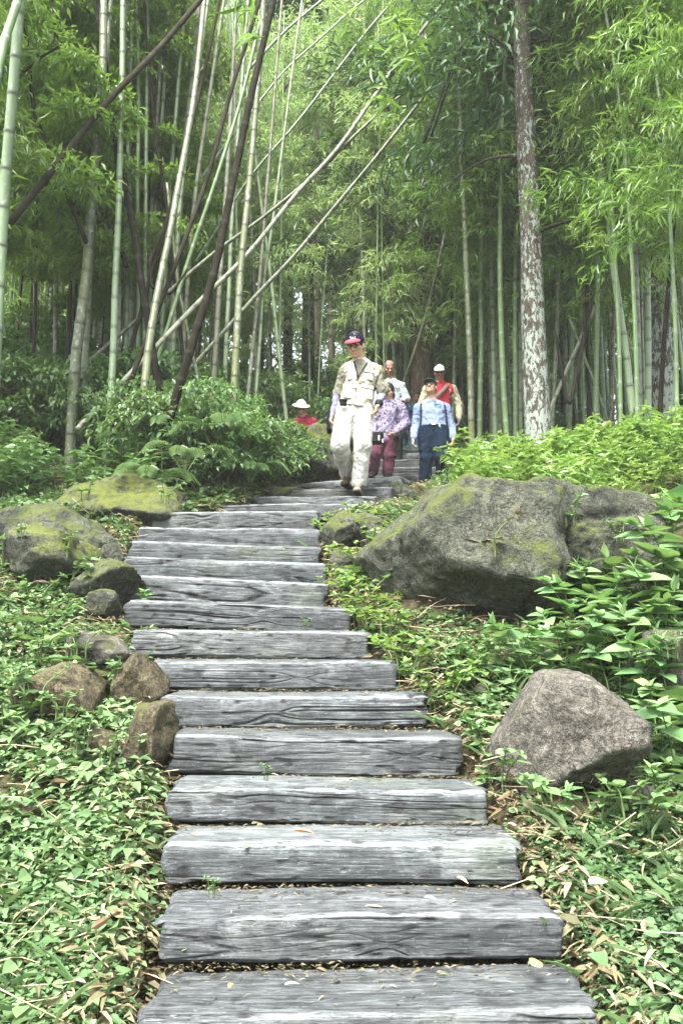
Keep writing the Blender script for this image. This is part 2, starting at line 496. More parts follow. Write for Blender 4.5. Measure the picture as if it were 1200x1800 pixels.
def H(x, y):
    """height of the ground"""
    x = np.asarray(x, float); y = np.asarray(y, float)
    zp = np.interp(y, PY, PZ)
    dl = np.maximum(0, np.interp(y, PY, PXL) - x)
    dr = np.maximum(0, x - np.interp(y, PY, PXR))
    d = dl + dr
    bl = np.where(dl < 1.6, 0.11 * dl, np.where(dl < 4.5, 0.176 + 0.25 * (dl - 1.6), 0.9 + 0.08 * (dl - 4.5)))
    br = np.where(dr < 1.5, 0.05 * dr, np.where(dr < 4.5, 0.075 + 0.27 * (dr - 1.5), 0.885 + 0.08 * (dr - 4.5)))
    bank = bl + br
    p = np.stack([x, y, np.zeros_like(x)], -1)
    nz = 0.16 * vnoise(p * 0.55, 5) + 0.07 * vnoise(p * 1.7, 6) + 0.025 * vnoise(p * 6, 7)
    amp = np.clip(d / 0.6, 0, 1)
    return zp + bank + nz * amp - 0.16 * np.clip(1 - d / 0.10, 0, 1)

def G(px, py, y0=1.2, y1=60):
    """ground point seen at a pixel"""
    ys = np.concatenate([np.arange(y0, 16, 0.02), np.arange(16, y1, 0.1)])
    q = P(px, py, 1.0) - EYE
    pts = EYE + q * ys[:, None]
    below = pts[:, 2] < H(pts[:, 0], pts[:, 1])
    i = int(np.argmax(below)) if below.any() else len(ys) - 1
    p = pts[i].copy()
    p[2] = float(H(p[0], p[1]))
    return p

# ------------------------------------------------------------------ ground
def build_ground():
    xs = np.concatenate([np.linspace(-60, -9, 40)[:-1], np.linspace(-9, -3, 60)[:-1], np.linspace(-3, 4, 160), np.linspace(4, 10, 60)[1:], np.linspace(10, 60, 40)[1:]])
    ys = np.concatenate([np.linspace(-6, 1.5, 30)[:-1], np.linspace(1.5, 12, 240), np.linspace(12, 22, 90)[1:], np.linspace(22, 110, 70)[1:]])
    X, Yg = np.meshgrid(xs, ys)
    V = np.stack([X, Yg, H(X, Yg)], -1).reshape(-1, 3)
    nx, ny = len(xs), len(ys)
    i = np.arange(ny - 1)[:, None] * nx + np.arange(nx - 1)[None]
    Q = np.stack([i, i + 1, i + nx + 1, i + nx], -1).reshape(-1, 4)
    o = obj('ground', make_mesh('ground', V, [Q]), MAT['soil'])
    tag(o, kind='structure')
build_ground()

# ------------------------------------------------------------------ timber steps
STEP_LABELS = [
    'weathered grey sleeper step cut by the bottom edge of the photo, the lowest',
    'weathered sleeper step just above the lowest one, holding three dry leaves on top',
    'third sleeper step from the bottom, with a green leaf on its face',
    'fourth sleeper step from the bottom, level with the foot of the pale stone at right',
    'fifth sleeper step from the bottom, its left end beside the lower brown rock',
    'sixth sleeper step from the bottom, dark and streaky, left end beside the upper brown rock',
    'seventh sleeper step from the bottom, with a round knot near its left end',
    'eighth sleeper step from the bottom, first to jut out left past the brown rocks',
    'ninth sleeper step from the bottom, with a tuft of debris near its right end',
    'tenth sleeper step from the bottom, pale with long cracks, among the narrow upper ones',
    'eleventh sleeper step from the bottom, beside the flat slab on the left',
    'twelfth sleeper step from the bottom, below the two topmost frontal ones',
    'thirteenth sleeper step from the bottom, with brown debris on its left half',
    'fourteenth sleeper step, topmost frontal one beside the mossy boulder',
    'short visible sleeper just where the stairs turn right, lowest of the turned ones',
    'turned sleeper step that the front foot of the man in the cream vest stands on',
    'turned sleeper step under the rear foot of the man in the cream vest',
    'highest turned sleeper step, with a dark right end near the woman in purple',
    'lowest dark step of the far flight behind the people, at the man in navy trousers',
    'second dark step of the far flight behind the people, counted from its foot',
    'third dark step of the far flight behind the people, counted from its foot',
    'fourth dark step of the far flight behind the people, counted from its foot',
    'fifth dark step of the far flight, just below its highest one',
    'highest dark step of the far flight, at the feet of the people in blue']

def beam(k, pl, pr):
    far = k >= 9
    rise = float(np.mean(BP[k][0][2] + BP[k][1][2] - BP[k - 1][0][2] - BP[k - 1][1][2]) / 2) if k and k != NEAR_N else .18
    L = np.linalg.norm(pr - pl)
    ex = (pr - pl) / L
    ey = unit(np.array([-ex[1], ex[0], 0.0]))
    ez = np.cross(ex, ey)
    D, Hh, rc = 0.38, float(np.clip(rise - .004, .15, .22)), 0.020
    if k >= NEAR_N: D = 0.37
    nf, ntp, nc = (52, 56, 7) if not far else (26, 26, 5)
    prof, nor = [], []
    def arc(cy, cz, a0, a1, n):
        for a in np.linspace(a0, a1, n, endpoint=False):
            prof.append((cy + rc * math.cos(a), cz + rc * math.sin(a))); nor.append((math.cos(a), math.sin(a)))
    def line(y0, z0, y1, z1, n, nn):
        for t in np.linspace(0, 1, n, endpoint=False):
            prof.append((y0 + (y1 - y0) * t, z0 + (z1 - z0) * t)); nor.append(nn)
    # start bottom front, up the face, over the top, down the back, along the bottom (y away from the viewer, z up)
    line(0, -Hh + rc, 0, -rc, nf, (-1, 0)); arc(rc, -rc, math.pi, math.pi / 2, nc)
    line(rc, 0, D - rc, 0, ntp, (0, 1)); arc(D - rc, -rc, math.pi / 2, 0, nc)
    line(D, -rc, D, -Hh + rc, 6, (1, 0)); arc(D - rc, -Hh + rc, 0, -math.pi / 2, nc)
    line(D - rc, -Hh, rc, -Hh, 6, (0, -1)); arc(rc, -Hh + rc, -math.pi / 2, -math.pi, nc)
    prof, nor = np.array(prof), np.array(nor)
    m = len(prof)
    nx = 260 if not far else 110
    xs = np.linspace(-L / 2, L / 2, nx)
    per = np.concatenate([[0], np.cumsum(np.linalg.norm(np.diff(prof, axis=0), axis=1))])
    X, S = np.meshgrid(xs, per, indexing='ij')
    # the cracks run along the grain; they wander and gather into a few deep splits
    knx, kns = RNG.uniform(-L * .35, L * .35), per[int(nf * RNG.uniform(.3, .7))]
    warp = 0.018 * vnoise(np.stack([X * 2.2, S * 3, X * 0 + k], -1), 40) + 0.035 * np.exp(-((X - knx) ** 2 / 0.01 + (S - kns) ** 2 / 0.004)) * np.sign(S - kns)
    Sw = S + warp
    n1 = np.abs(vnoise(np.stack([X * 1.1, Sw * 26, X * 0 + 3.7 * k], -1), 41))
    n2 = np.abs(vnoise(np.stack([X * 2.6, Sw * 70, X * 0 + 5.1 * k], -1), 42))
    gate = np.clip(0.5 + 1.1 * vnoise(np.stack([X * 1.3, S * 6, X * 0 + k], -1), 43), 0, 1)
    crack = np.clip(1 - n1 / 0.10, 0, 1) * np.clip(gate + .15, 0, 1)
    fine = np.clip(1 - n2 / 0.16, 0, 1) * np.clip(gate + .25, 0, 1)
    pits = np.clip(vnoise(np.stack([X * 16, S * 34, X * 0 + k], -1), 44) - 0.42, 0, 1)
    disp = -0.013 * crack - 0.0045 * fine - 0.012 * pits
    disp += 0.007 * fbm(np.stack([X * 1.7, S * 7, X * 0 + k * 2.0], -1), 45, 3)
    edge = np.exp(-((S - per[nf + nc // 2]) / 0.035) ** 2)                # worn nosing
    disp -= edge * (0.008 + 0.022 * np.clip(fbm(np.stack([X * 3.3, S * 0, X * 0 + k], -1), 46, 3), 0, 1))
    tend = np.clip((L / 2 - np.abs(X)) / 0.03, 0, 1)
    disp -= 0.014 * (1 - tend) ** 2
    yy = prof[None, :, 0] + nor[None, :, 0] * disp
    zz = prof[None, :, 1] + nor[None, :, 1] * disp
    sag = 0.008 * np.sin(X * 2 + k)
    xx = X + (1 - tend) * 0.02 * vnoise(np.stack([S * 18, S * 0 + k, np.sign(X)], -1), 47)
    V = np.stack([xx, yy, zz + sag], -1).reshape(-1, 3)
    att = np.clip(crack * 0.95 + fine * 0.35 + pits * 1.2, 0, 1).ravel()
    ae = (np.exp(-((S - per[nf + nc // 2] - .004) / 0.016) ** 2)).ravel()  # pale nosing line: wear plus a painted edge highlight
    af = np.clip(1.25 - S / 0.17 + .5 * fbm(np.stack([X * 5, S * 14, X * 0 + k], -1), 48, 3), 0, 1) * (S < 0.2)  # darker foot of the face: stain plus painted contact shade
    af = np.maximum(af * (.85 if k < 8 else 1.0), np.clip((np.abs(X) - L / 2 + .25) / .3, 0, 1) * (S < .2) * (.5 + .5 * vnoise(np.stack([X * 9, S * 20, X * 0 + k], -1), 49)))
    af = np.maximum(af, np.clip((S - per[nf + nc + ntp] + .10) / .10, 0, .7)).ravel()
    if k >= NEAR_N: af = np.maximum(af, .8)  # far flight darkened all over: its shade painted in with the wet
    i = (np.arange(nx - 1) * m)[:, None]
    j = np.arange(m)[None]; jn = (j + 1) % m
    Q = np.stack([i + j, i + m + j, i + m + jn, i + jn], -1).reshape(-1, 4)
    V = np.concatenate([V, [[-L / 2 + .004, D / 2, -Hh / 2], [L / 2 - .004, D / 2, -Hh / 2]]])
    att = np.concatenate([att, [0.5, 0.5]]); ae = np.concatenate([ae, [0, 0]]); af = np.concatenate([af, [.8, .8]])
    j = np.arange(m); jn = (j + 1) % m
    o0 = (nx - 1) * m
    T = np.concatenate([np.stack([j, jn, np.full(m, nx * m)], -1), np.stack([o0 + jn, o0 + j, np.full(m, nx * m + 1)], -1)])
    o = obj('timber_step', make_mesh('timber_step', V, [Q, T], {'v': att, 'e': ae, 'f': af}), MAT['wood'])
    M = Matrix(((ex[0], ey[0], ez[0], 0), (ex[1], ey[1], ez[1], 0), (ex[2], ey[2], ez[2], 0), (0, 0, 0, 1)))
    o.matrix_world = Matrix.Translation((pl + pr) / 2) @ M
    tag(o, STEP_LABELS[k], 'step', 'sleeper steps of the forest stairs')
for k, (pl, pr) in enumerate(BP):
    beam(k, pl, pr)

# ------------------------------------------------------------------ boulders and stones
def ico(level):
    import bmesh
    bm = bmesh.new()
    bmesh.ops.create_icosphere(bm, subdivisions=level, radius=1)
    V = np.array([v.co[:] for v in bm.verts])
    F = np.array([[v.index for v in f.verts] for f in bm.faces])
    bm.free()
    return V, F
ICO6, ICO5, ICO4 = ico(6), ico(5), ico(4)

def rock_mesh(size, seed, level=ICO5, facets=13, rough=0.1, planes=None):
    rg = np.random.default_rng(seed)
    D, F = level
    n = unit(rg.normal(size=(facets, 3)))
    dist = rg.uniform(0.42, 0.85, facets)
    if planes is not None:
        n = np.concatenate([n, unit(np.array([p[:3] for p in planes], float))])
        dist = np.concatenate([dist, [p[3] for p in planes]])
    dots = D @ n.T
    r = np.where(dots > 0.05, dist[None] / np.maximum(dots, 0.05), 9)
    r = np.minimum(r, 1.0)
    k = 60.0
    r = -np.log(np.exp(-k * r).sum(1) + np.exp(-k * 1.02)) / k + 0.03
    p = D * r[:, None]
    sz = np.asarray(size, float)
    q = p * sz
    s0 = float(sz.mean())
    st = fbm(q / s0 * 1.5 + seed, seed, 3)
    disp = rough * s0 * (0.9 * st + 0.5 * (np.floor(st * 4) / 4 - st) + 0.35 * fbm(q / s0 * np.array([2.2, 2.2, 4.5]) + seed, seed + 9, 4) - 0.5 * np.clip(1 - np.abs(vnoise(q / s0 * 1.3 + seed, seed + 2)) / .07, 0, 1) + 0.22 * fbm(q / s0 * 9, seed + 5, 3) + 0.1 * fbm(q / s0 * 24, seed + 3, 3))
    q = q + D * disp[:, None]
    lo, hi = q.min(0), q.max(0)
    q = (q - (lo + hi) / 2) / ((hi - lo) / 2) * sz
    return make_mesh('stone', q, [F])

ROCKS = []
def rock(px, py, w, h, Y, seed, label, mat='rock', depth=None, level=ICO5, rough=0.1, rot=0.0, name='boulder', facets=13, planes=None, cat='boulder', group=None, sink=0.15):
    """a stone whose outline spans w x h pixels centred on (px, py)"""
    c = P(px, py, Y)
    m = Y / FPX
    sx, sz = w * m / 2 * 1.06, h * m / 2 * 1.06
    sy = depth / 2 if depth else (sx + sz) / 2
    o = obj(name, rock_mesh((sx, sy, sz), seed, level, facets, rough, planes), MAT[mat], None, c + np.array([0, sy * 0.6, 0]))
    o.rotation_euler = (0, rot, 0)
    ROCKS.append((c[0], c[1] + sy * .6, sx, sy))
    tag(o, label, cat, group)
    return o

rock(815, 990, 370, 340, 5.75, 3, 'largest grey boulder with green moss, sloping down beside the right side of the stairs', 'rock', 1.9, ICO6, 0.085, 0.0, facets=5, planes=[(-0.66, -0.2, 0.72, 0.40), (0.05, -1, 0.16, 0.62), (0.7, -.2, .5, .85), (0.12, -.12, 1, .5), (-.3, -.9, -.2, .66)])
rock(1030, 985, 280, 280, 5.95, 8, 'squarish grey boulder with a mossy top, split from the largest boulder by a dark crack', 'rock', 1.5, ICO6, 0.08, facets=5, planes=[(0, -1, 0.1, 0.6), (-0.9, -0.2, 0.1, 0.7), (0.2, -.1, 1, 0.7)])
rock(1018, 1322, 246, 262, 3.9, 21, 'smooth pale brown boulder with a rounded top, alone among the plants at right', 'rock_pale', 0.8, ICO6, 0.05, 0.28, planes=[(0.32, -0.1, 0.95, 0.5), (0, -1, 0.2, 0.7), (-.9, -.2, .3, .7), (.95, -.1, .1, .85), (-.3, -.1, 1, .62), (.2, -1, -.05, .75)])
rock(243, 1200, 92, 96, 4.72, 31, 'upper of two brown angular rocks at the left end of the steps', 'rock_brown', 0.32, ICO5, 0.06, 0.1, 'rock', 2, cat='rock', planes=[(0.62, -0.35, 0.6, 0.42), (-0.7, -0.45, 0.5, 0.45), (0.05, -0.95, -0.25, 0.5), (0, .8, .5, .5), (.3, .2, -1, .55), (-.9, 0, -.3, .6)])
rock(250, 1308, 96, 140, 4.22, 33, 'lower and taller of two brown angular rocks at the left end of the steps', 'rock_brown', 0.34, ICO5, 0.06, 0.08, 'rock', 2, cat='rock', planes=[(0.1, -1, 0.25, 0.45), (0.85, -0.5, 0.15, 0.5), (-0.8, -0.4, 0.35, 0.5), (-.2, -.2, 1, .6), (.6, -.3, -.7, .6), (0, .9, .2, .5)])
rock(220, 888, 240, 150, 7.9, 41, 'low boulder capped with bright yellow green moss left of the upper steps', 'rock_moss', 1.2, ICO6, 0.09, 0.0, planes=[(0.45, -0.1, 0.9, 0.5), (-0.4, -0.1, 0.9, 0.6)])
rock(75, 955, 280, 150, 6.9, 91, 'broad half buried grey slab of the rocky left slope, between the two mossy boulders', 'rock', 1.2, ICO6, 0.1, 0.12)
rock(330, 872, 120, 60, 8.9, 43, 'mossy stone tucked between the moss capped boulder and the shrubs', 'rock_moss', 0.6, ICO5)
rock(60, 975, 190, 120, 6.2, 45, 'flat mossy rock at the far left below the moss capped boulder', 'rock_moss', 0.9, ICO5, 0.09)
rock(175, 1022, 130, 80, 6.0, 47, 'flat grey slab at the left end of the upper steps', 'rock', 0.5, ICO5, 0.07)
rock(197, 972, 40, 36, 6.5, 48, 'small grey green stone above the flat slab at left', 'rock', 0.2, ICO4, 0.07, 0, 'stone', cat='stone')
rock(180, 1060, 60, 48, 5.75, 49, 'small flat grey stone below the slab at left', 'rock', 0.25, ICO4, 0.07, 0, 'stone', cat='stone')
rock(170, 1140, 110, 60, 5.1, 52, 'brownish flat stone half buried in the plants above the brown rocks', 'rock_pale', 0.4, ICO5, 0.08)
rock(75, 1240, 170, 140, 4.5, 54, 'large rounded brown rock under creepers at the left edge', 'rock_brown', 0.6, ICO5, 0.08)
rock(170, 1320, 90, 70, 4.25, 57, 'dark brown rock under creepers left of the lower brown rock', 'rock_brown', 0.3, ICO5, 0.08)
rock(208, 1428, 50, 34, 3.9, 58, 'little flat grey stone among the small leaves at lower left', 'rock_pale', 0.12, ICO4, 0.05, 0, 'stone', cat='stone')
rock(845, 1252, 75, 95, 4.75, 61, 'grey wedge shaped rock between the steps and the pale boulder', 'rock', 0.35, ICO5, 0.08)
rock(1180, 1170, 90, 120, 4.7, 63, 'grey green rock cut by the right edge among broad leaves', 'rock', 0.5, ICO5, 0.08)
rock(640, 945, 110, 90, 7.3, 65, 'grey rock right of the topmost frontal steps', 'rock', 0.7, ICO5, 0.09)
rock(672, 915, 90, 60, 8.0, 66, 'flat layered rock below the front foot of the man in the cream vest', 'rock', 0.6, ICO5, 0.09)
rock(715, 872, 62, 56, 9.0, 67, 'pointed grey rock in front of the far flight, left one of a pair', 'rock', 0.5, ICO5, 0.1, cat='rock')
rock(757, 880, 58, 40, 9.2, 68, 'low rounded rock in front of the feet of the man in navy trousers', 'rock', 0.4, ICO5, 0.1, cat='rock')
rock(695, 892, 80, 40, 8.5, 69, 'low flat rock below the pointed grey rock', 'rock', 0.5, ICO5, 0.1, cat='rock')
rock(600, 935, 70, 80, 7.0, 70, 'grey stone half hidden in weeds at the right end of the upper steps', 'rock', 0.5, ICO5, 0.1)
rock(610, 990, 60, 50, 6.6, 71, 'small grey stone in the weeds near the right end of the tenth step', 'rock', 0.3, ICO4, 0.08, 0, 'stone', cat='stone')
rock(560, 795, 110, 120, 10.2, 73, 'slanting grey green rock slab with a dark hollow below, left of the cream trousers', 'rock_moss', 1.0, ICO5, 0.07, 0.55, planes=[(0.1, -.6, -.8, .5)])
rock(503, 872, 80, 40, 9.2, 75, 'mossy kerb stone at the left end of the turned sleepers', 'rock_moss', 0.4, ICO4, 0.08, 0, 'stone', cat='stone')
rock(860, 925, 120, 90, 7.6, 77, 'grey ledge at the upper left shoulder of the largest boulder', 'rock', 0.8, ICO5, 0.09, -0.3)
rock(1130, 1400, 60, 50, 3.9, 79, 'little dark stone at the lower right of the pale boulder', 'rock_pale', 0.2, ICO4, 0.06, 0, 'stone', cat='stone')
# ------------------------------------------------------------------ plant builders (shared meshes)
def stems_mesh(polys, r0, r1=None, seg=5):
    parts = []
    for p in polys:
        p = np.asarray(p)
        parts.append(tube(p, np.linspace(r0, r1 or r0 * .4, len(p)), seg))
    V, F, A = cat_geo(parts)
    return V, F, A

def bush_meshes(r, h, n, ll, lw, seed, tm=T_OVATE, nclump=16, droop=0.35):
    rg = np.random.default_rng(seed)
    a = rg.uniform(0, 2 * np.pi, nclump); q = np.sqrt(rg.uniform(0.05, 1, nclump)) * r * 0.8
    zt = h * (0.25 + 0.75 * rg.uniform(0, 1, nclump)) * (1 - 0.35 * (q / r) ** 2)
    C = np.stack([np.cos(a) * q, np.sin(a) * q, zt], -1)
    cr = rg.uniform(0.2, 0.38, nclump) * r
    k = rg.integers(0, nclump, n)
    d = rdir(n, rg); d[:, 2] = np.abs(d[:, 2]) * 0.9 - 0.25
    d = unit(d)
    pos = C[k] + d * (cr[k] * rg.uniform(0.55, 1.08, n))[:, None] * np.array([1, 1, .75])
    out = unit(pos * np.array([1, 1, .2]))
    ld = unit(out * 0.8 + rdir(n, rg) * 0.9 + np.array([0, 0, -droop]))
    nr = unit(np.array([0, 0, 1.0]) + 0.55 * rdir(n, rg) + 0.3 * out)
    var = np.clip(rg.normal(0.45, 0.22, n), 0, 1)
    sc = rg.uniform(0.6, 1.2, n)
    V, F, A = leaves(pos, ld, nr, ll * sc, lw * sc, tm, var)
    lm = make_mesh('leaves', V, F, {'v': A}, False)
    sp = []
    for c in C:
        mid = c * np.array([.55, .55, .5]) + rg.normal(size=3) * .05
        sp.append(spline([np.array([rg.normal() * .05, rg.normal() * .05, -.1]), mid, c], 7))
    V, F, A = stems_mesh(sp, 0.010, 0.004)
    return lm, make_mesh('stems', V, F, {'v': A})

def herb_meshes(h, ll, lw, seed, nst=4, pairs=6, tm=T_OVATE, spread=0.25):
    rg = np.random.default_rng(seed)
    pos, ld, nr, L, W, var, sp = [], [], [], [], [], [], []
    for s in range(nst):
        a = rg.uniform(0, 6.28)
        hh = h * rg.uniform(.65, 1.1)
        b = np.array([math.cos(a), math.sin(a), 0]) * spread * .3
        top = np.array([math.cos(a), math.sin(a), 0]) * spread * rg.uniform(.5, 1.3) + np.array([0, 0, hh])
        crv = spline([b - [0, 0, .06], b * 1.2 + [0, 0, hh * .4], top * [.8, .8, .85], top], 16)
        sp.append(crv)
        v0 = rg.uniform(.3, .7)
        for i in range(pairs):
            t = 0.3 + 0.7 * i / (pairs - 1)
            p = crv[min(15, int(t * 15))]
            az = i * 1.57 + rg.uniform(-.4, .4) + s
            for sg in (0, math.pi):
                d = np.array([math.cos(az + sg), math.sin(az + sg), rg.uniform(-.15, .45)])
                k = rg.uniform(.75, 1.15) * (0.55 + 0.45 * math.sin(min(1, (1.15 - t) * 2) * 1.57))
                pos.append(p); ld.append(d); nr.append(np.array([0, 0, 1.0]) + .3 * rg.normal(size=3))
                L.append(ll * k); W.append(lw * k); var.append(np.clip(v0 + rg.normal() * .15 + .2 * (t - .6), 0, 1))
        for q in range(3):
            pos.append(crv[-1]); ld.append(np.array([rg.normal(), rg.normal(), .8])); nr.append(np.array([0, 0, 1.0]) + .3 * rg.normal(size=3))
            L.append(ll * .5); W.append(lw * .45); var.append(.85)
    V, F, A = leaves(np.array(pos), np.array(ld), np.array(nr), np.array(L), np.array(W), tm, np.array(var))
    lm = make_mesh('leaves', V, F, {'v': A}, False)
    V, F, A = stems_mesh(sp, 0.0045, 0.002)
    return lm, make_mesh('stems', V, F, {'v': A})

def fern_meshes(L, seed, nf=8):
    rg = np.random.default_rng(seed)
    pos, ld, nr, ll, lw, var, sp = [], [], [], [], [], [], []
    for f in range(nf):
        a = f * 6.283 / nf + rg.uniform(-.3, .3)
        o = np.array([math.cos(a), math.sin(a), 0])
        Lf = L * rg.uniform(.75, 1.1)
        c = spline([[0, 0, 0], o * Lf * .35 + [0, 0, Lf * .5], o * Lf * .75 + [0, 0, Lf * .55], o * Lf + [0, 0, Lf * .3]], 26)
        sp.append(c)
        tn = unit(np.gradient(c, axis=0))
        for i in range(4, 26):
            w = Lf * .22 * math.sin(3.0 * (i - 2) / 26) + .02
            s = unit(np.cross(tn[i], [0, 0, 1.0]))
            for sg in (-1, 1):
                pos.append(c[i]); ld.append(s * sg + tn[i] * .35 + np.array([0, 0, -.1])); nr.append(np.cross(s, tn[i]) + np.array([0, 0, .2]))
                ll.append(w); lw.append(Lf * .030); var.append(np.clip(.6 + .15 * rg.normal(), 0, 1))
    V, F, A = leaves(np.array(pos), np.array(ld), np.array(nr), np.array(ll), np.array(lw), T_LANCE, np.array(var))
    lm = make_mesh('fronds', V, F, {'v': A}, False)
    V, F, A = stems_mesh(sp, 0.004, 0.002)
    return lm, make_mesh('stems', V, F, {'v': A})

def bamboo_foliage_mesh(h, nbr, seed, ll=0.19, lw=0.031, reach=1.2, nl=46, dens_top=True):
    """side branches with hanging narrow leaves along a stretch h of a culm"""
    rg = np.random.default_rng(seed)
    pos, ld, nr, sc, var = [], [], [], [], []
    for b in range(nbr):
        z = h * rg.uniform(0, 1) ** (0.8 if dens_top else 1.0)
        a = rg.uniform(0, 6.283)
        R = reach * rg.uniform(.35, 1.0)
        o = np.array([math.cos(a), math.sin(a), 0])
        t = rg.uniform(.15, 1, nl) ** .7
        side = np.array([-o[1], o[0], 0])
        c = (o[None] * (R * t)[:, None] + np.array([0, 0, z])[None] + np.array([0, 0, 1.0])[None] * (R * (.55 * t - .75 * t * t))[:, None]
             + side[None] * (rg.normal(size=nl) * .13 * R * t)[:, None] + rg.normal(size=(nl, 3)) * .05)
        pos.append(c)
        ld.append(o[None] * .55 + rg.normal(size=(nl, 3)) * .55 + np.array([0, 0, -.45]))
        nr.append(np.array([0, 0, 1.0]) + rg.normal(size=(nl, 3)) * .55)
        sc.append(rg.uniform(.55, 1.2, nl)); var.append(np.clip(rg.normal(.5, .08) + rg.normal(size=nl) * .18, 0, 1))
    pos, ld, nr, sc, var = map(np.concatenate, (pos, ld, nr, sc, var))
    V, F, A = leaves(pos, ld, nr, ll * sc, lw * sc, T_DIA, var)
    return make_mesh('foliage', V, F, {'v': A}, False)

def crown_mesh(r, h, n, ll, lw, seed, nclump=40, flat=0.6, droop=0.3):
    """broad crown: many clumps spread through an ellipsoid, gaps between them"""
    rg = np.random.default_rng(seed)
    d = rdir(nclump, rg)
    C = d * (rg.uniform(.35, 1, nclump) ** .6)[:, None] * np.array([r, r, h / 2]) + np.array([0, 0, h / 2])
    cr = rg.uniform(.16, .34, nclump) * r
    k = rg.integers(0, nclump, n)
    e = rdir(n, rg)
    e[:, 2] = np.abs(e[:, 2]) * .8 - .2
    pos = C[k] + e * (cr[k] * rg.uniform(.4, 1.1, n))[:, None] * np.array([1, 1, flat])
    ld = unit(e * .6 + rdir(n, rg) * .8 + np.array([0, 0, -droop]))
    nr = unit(np.array([0, 0, 1.0]) + .6 * rdir(n, rg))
    cv = rg.normal(.5, .14, nclump)
    var = np.clip(cv[k] + rg.normal(size=n) * .15, 0, 1)
    sc = rg.uniform(.6, 1.25, n)
    V, F, A = leaves(pos, ld, nr, ll * sc, lw * sc, T_DIA, var)
    return make_mesh('crown', V, F, {'v': A}, False)

def cedar_mesh(h, r, n, seed):
    rg = np.random.default_rng(seed)
    nb = 60
    z = np.sort(rg.uniform(0, 1, nb)); a = rg.uniform(0, 6.283, nb); R = r * (1.05 - z) * rg.uniform(.6, 1.1, nb)
    k = rg.integers(0, nb, n); t = rg.uniform(.15, 1, n) ** .6
    o = np.stack([np.cos(a), np.sin(a), 0 * a], -1)
    pos = o[k] * (R[k] * t)[:, None] + np.stack([0 * t, 0 * t, h * z[k] + R[k] * (-.25 * t + .1 * t * t)], -1)
    pos += rg.normal(size=(n, 3)) * (.08 + .1 * R[k] * (1 - .3 * t))[:, None] * np.array([1, 1, .55])
    ld = o[k] * .6 + rg.normal(size=(n, 3)) * .5 + np.array([0, 0, -.35])
    nr = np.array([0, 0, 1.0]) + rg.normal(size=(n, 3)) * .5
    var = np.clip(rg.normal(.5, .2, n), 0, 1)
    V, F, A = leaves(pos, ld, nr, .26 * rg.uniform(.6, 1.2, n), .05, T_DIA, var)
    return make_mesh('crown', V, F, {'v': A}, False)

BUSH = [bush_meshes(.75, .95, 3000, .075, .036, 100 + i, nclump=24) for i in range(4)]
LOWB = [bush_meshes(.55, .45, 1000, .075, .045, 120 + i, nclump=12) for i in range(3)]
HERB = [herb_meshes(.5, .15, .058, 140 + i, 6, 6) for i in range(5)]
BIGH = [herb_meshes(.42, .16, .088, 160 + i, 4, 4, T_HEART, .22) for i in range(4)]
LOWH = [herb_meshes(.16, .07, .042, 180 + i, 5, 3, T_HEART, .14) for i in range(4)]
FERN = [fern_meshes(.6, 200 + i) for i in range(2)]
BFOL = [bamboo_foliage_mesh(7.0, 88, 220 + i) for i in range(4)]
BFOL_THIN = [bamboo_foliage_mesh(6.0, 34, 240 + i, reach=.9, nl=30) for i in range(3)]
CROWN = [crown_mesh(3.2, 7.0, 15000, .24, .075, 260 + i, 46) for i in range(4)]
CEDAR = [cedar_mesh(9.0, 2.6, 12000, 280 + i) for i in range(2)]

def plant(name, label, cat, meshes, mat, p, sc=1.0, group=None, stem='stem', leaf='leaves', smat='stem', tilt=0.0):
    t = thing(name, label, cat, p, group, random.uniform(0, 6.28), sc)
    if tilt: t.rotation_euler = (random.uniform(-tilt, tilt), random.uniform(-tilt, tilt), t.rotation_euler[2])
    obj(leaf, meshes[0], MAT[mat], t)
    obj(stem, meshes[1], MAT[smat], t)
    return t

# ------------------------------------------------------------------ bamboo culms and poles
def culm_geo(path, r0, r1, gap=0.34, seg=9, ridge=1.13):
    path = np.asarray(path)
    d = np.concatenate([[0], np.cumsum(np.linalg.norm(np.diff(path, axis=0), axis=1))])
    tot = d[-1]
    s = [0.0]; f = [1.0]; nd = [0.0]
    x = gap * RNG.uniform(.2, .8)
    while x < tot - .05:
        for ds, ff, nn in ((-.03, 1.0, 0), (-.006, 1.03, .9), (.006, ridge, .6), (.018, 1.03, 1.0), (.045, .985, .15)):
            if s[-1] < x + ds < tot: s.append(x + ds); f.append(ff); nd.append(nn)
        x += gap * RNG.uniform(.88, 1.12)
    s.append(tot); f.append(1.0); nd.append(0.0)
    s = np.array(s)
    pts = np.stack([np.interp(s, d, path[:, i]) for i in range(3)], -1)
    r = (r0 + (r1 - r0) * s / tot) * np.array(f)
    return tube(pts, r, seg, True, nd)

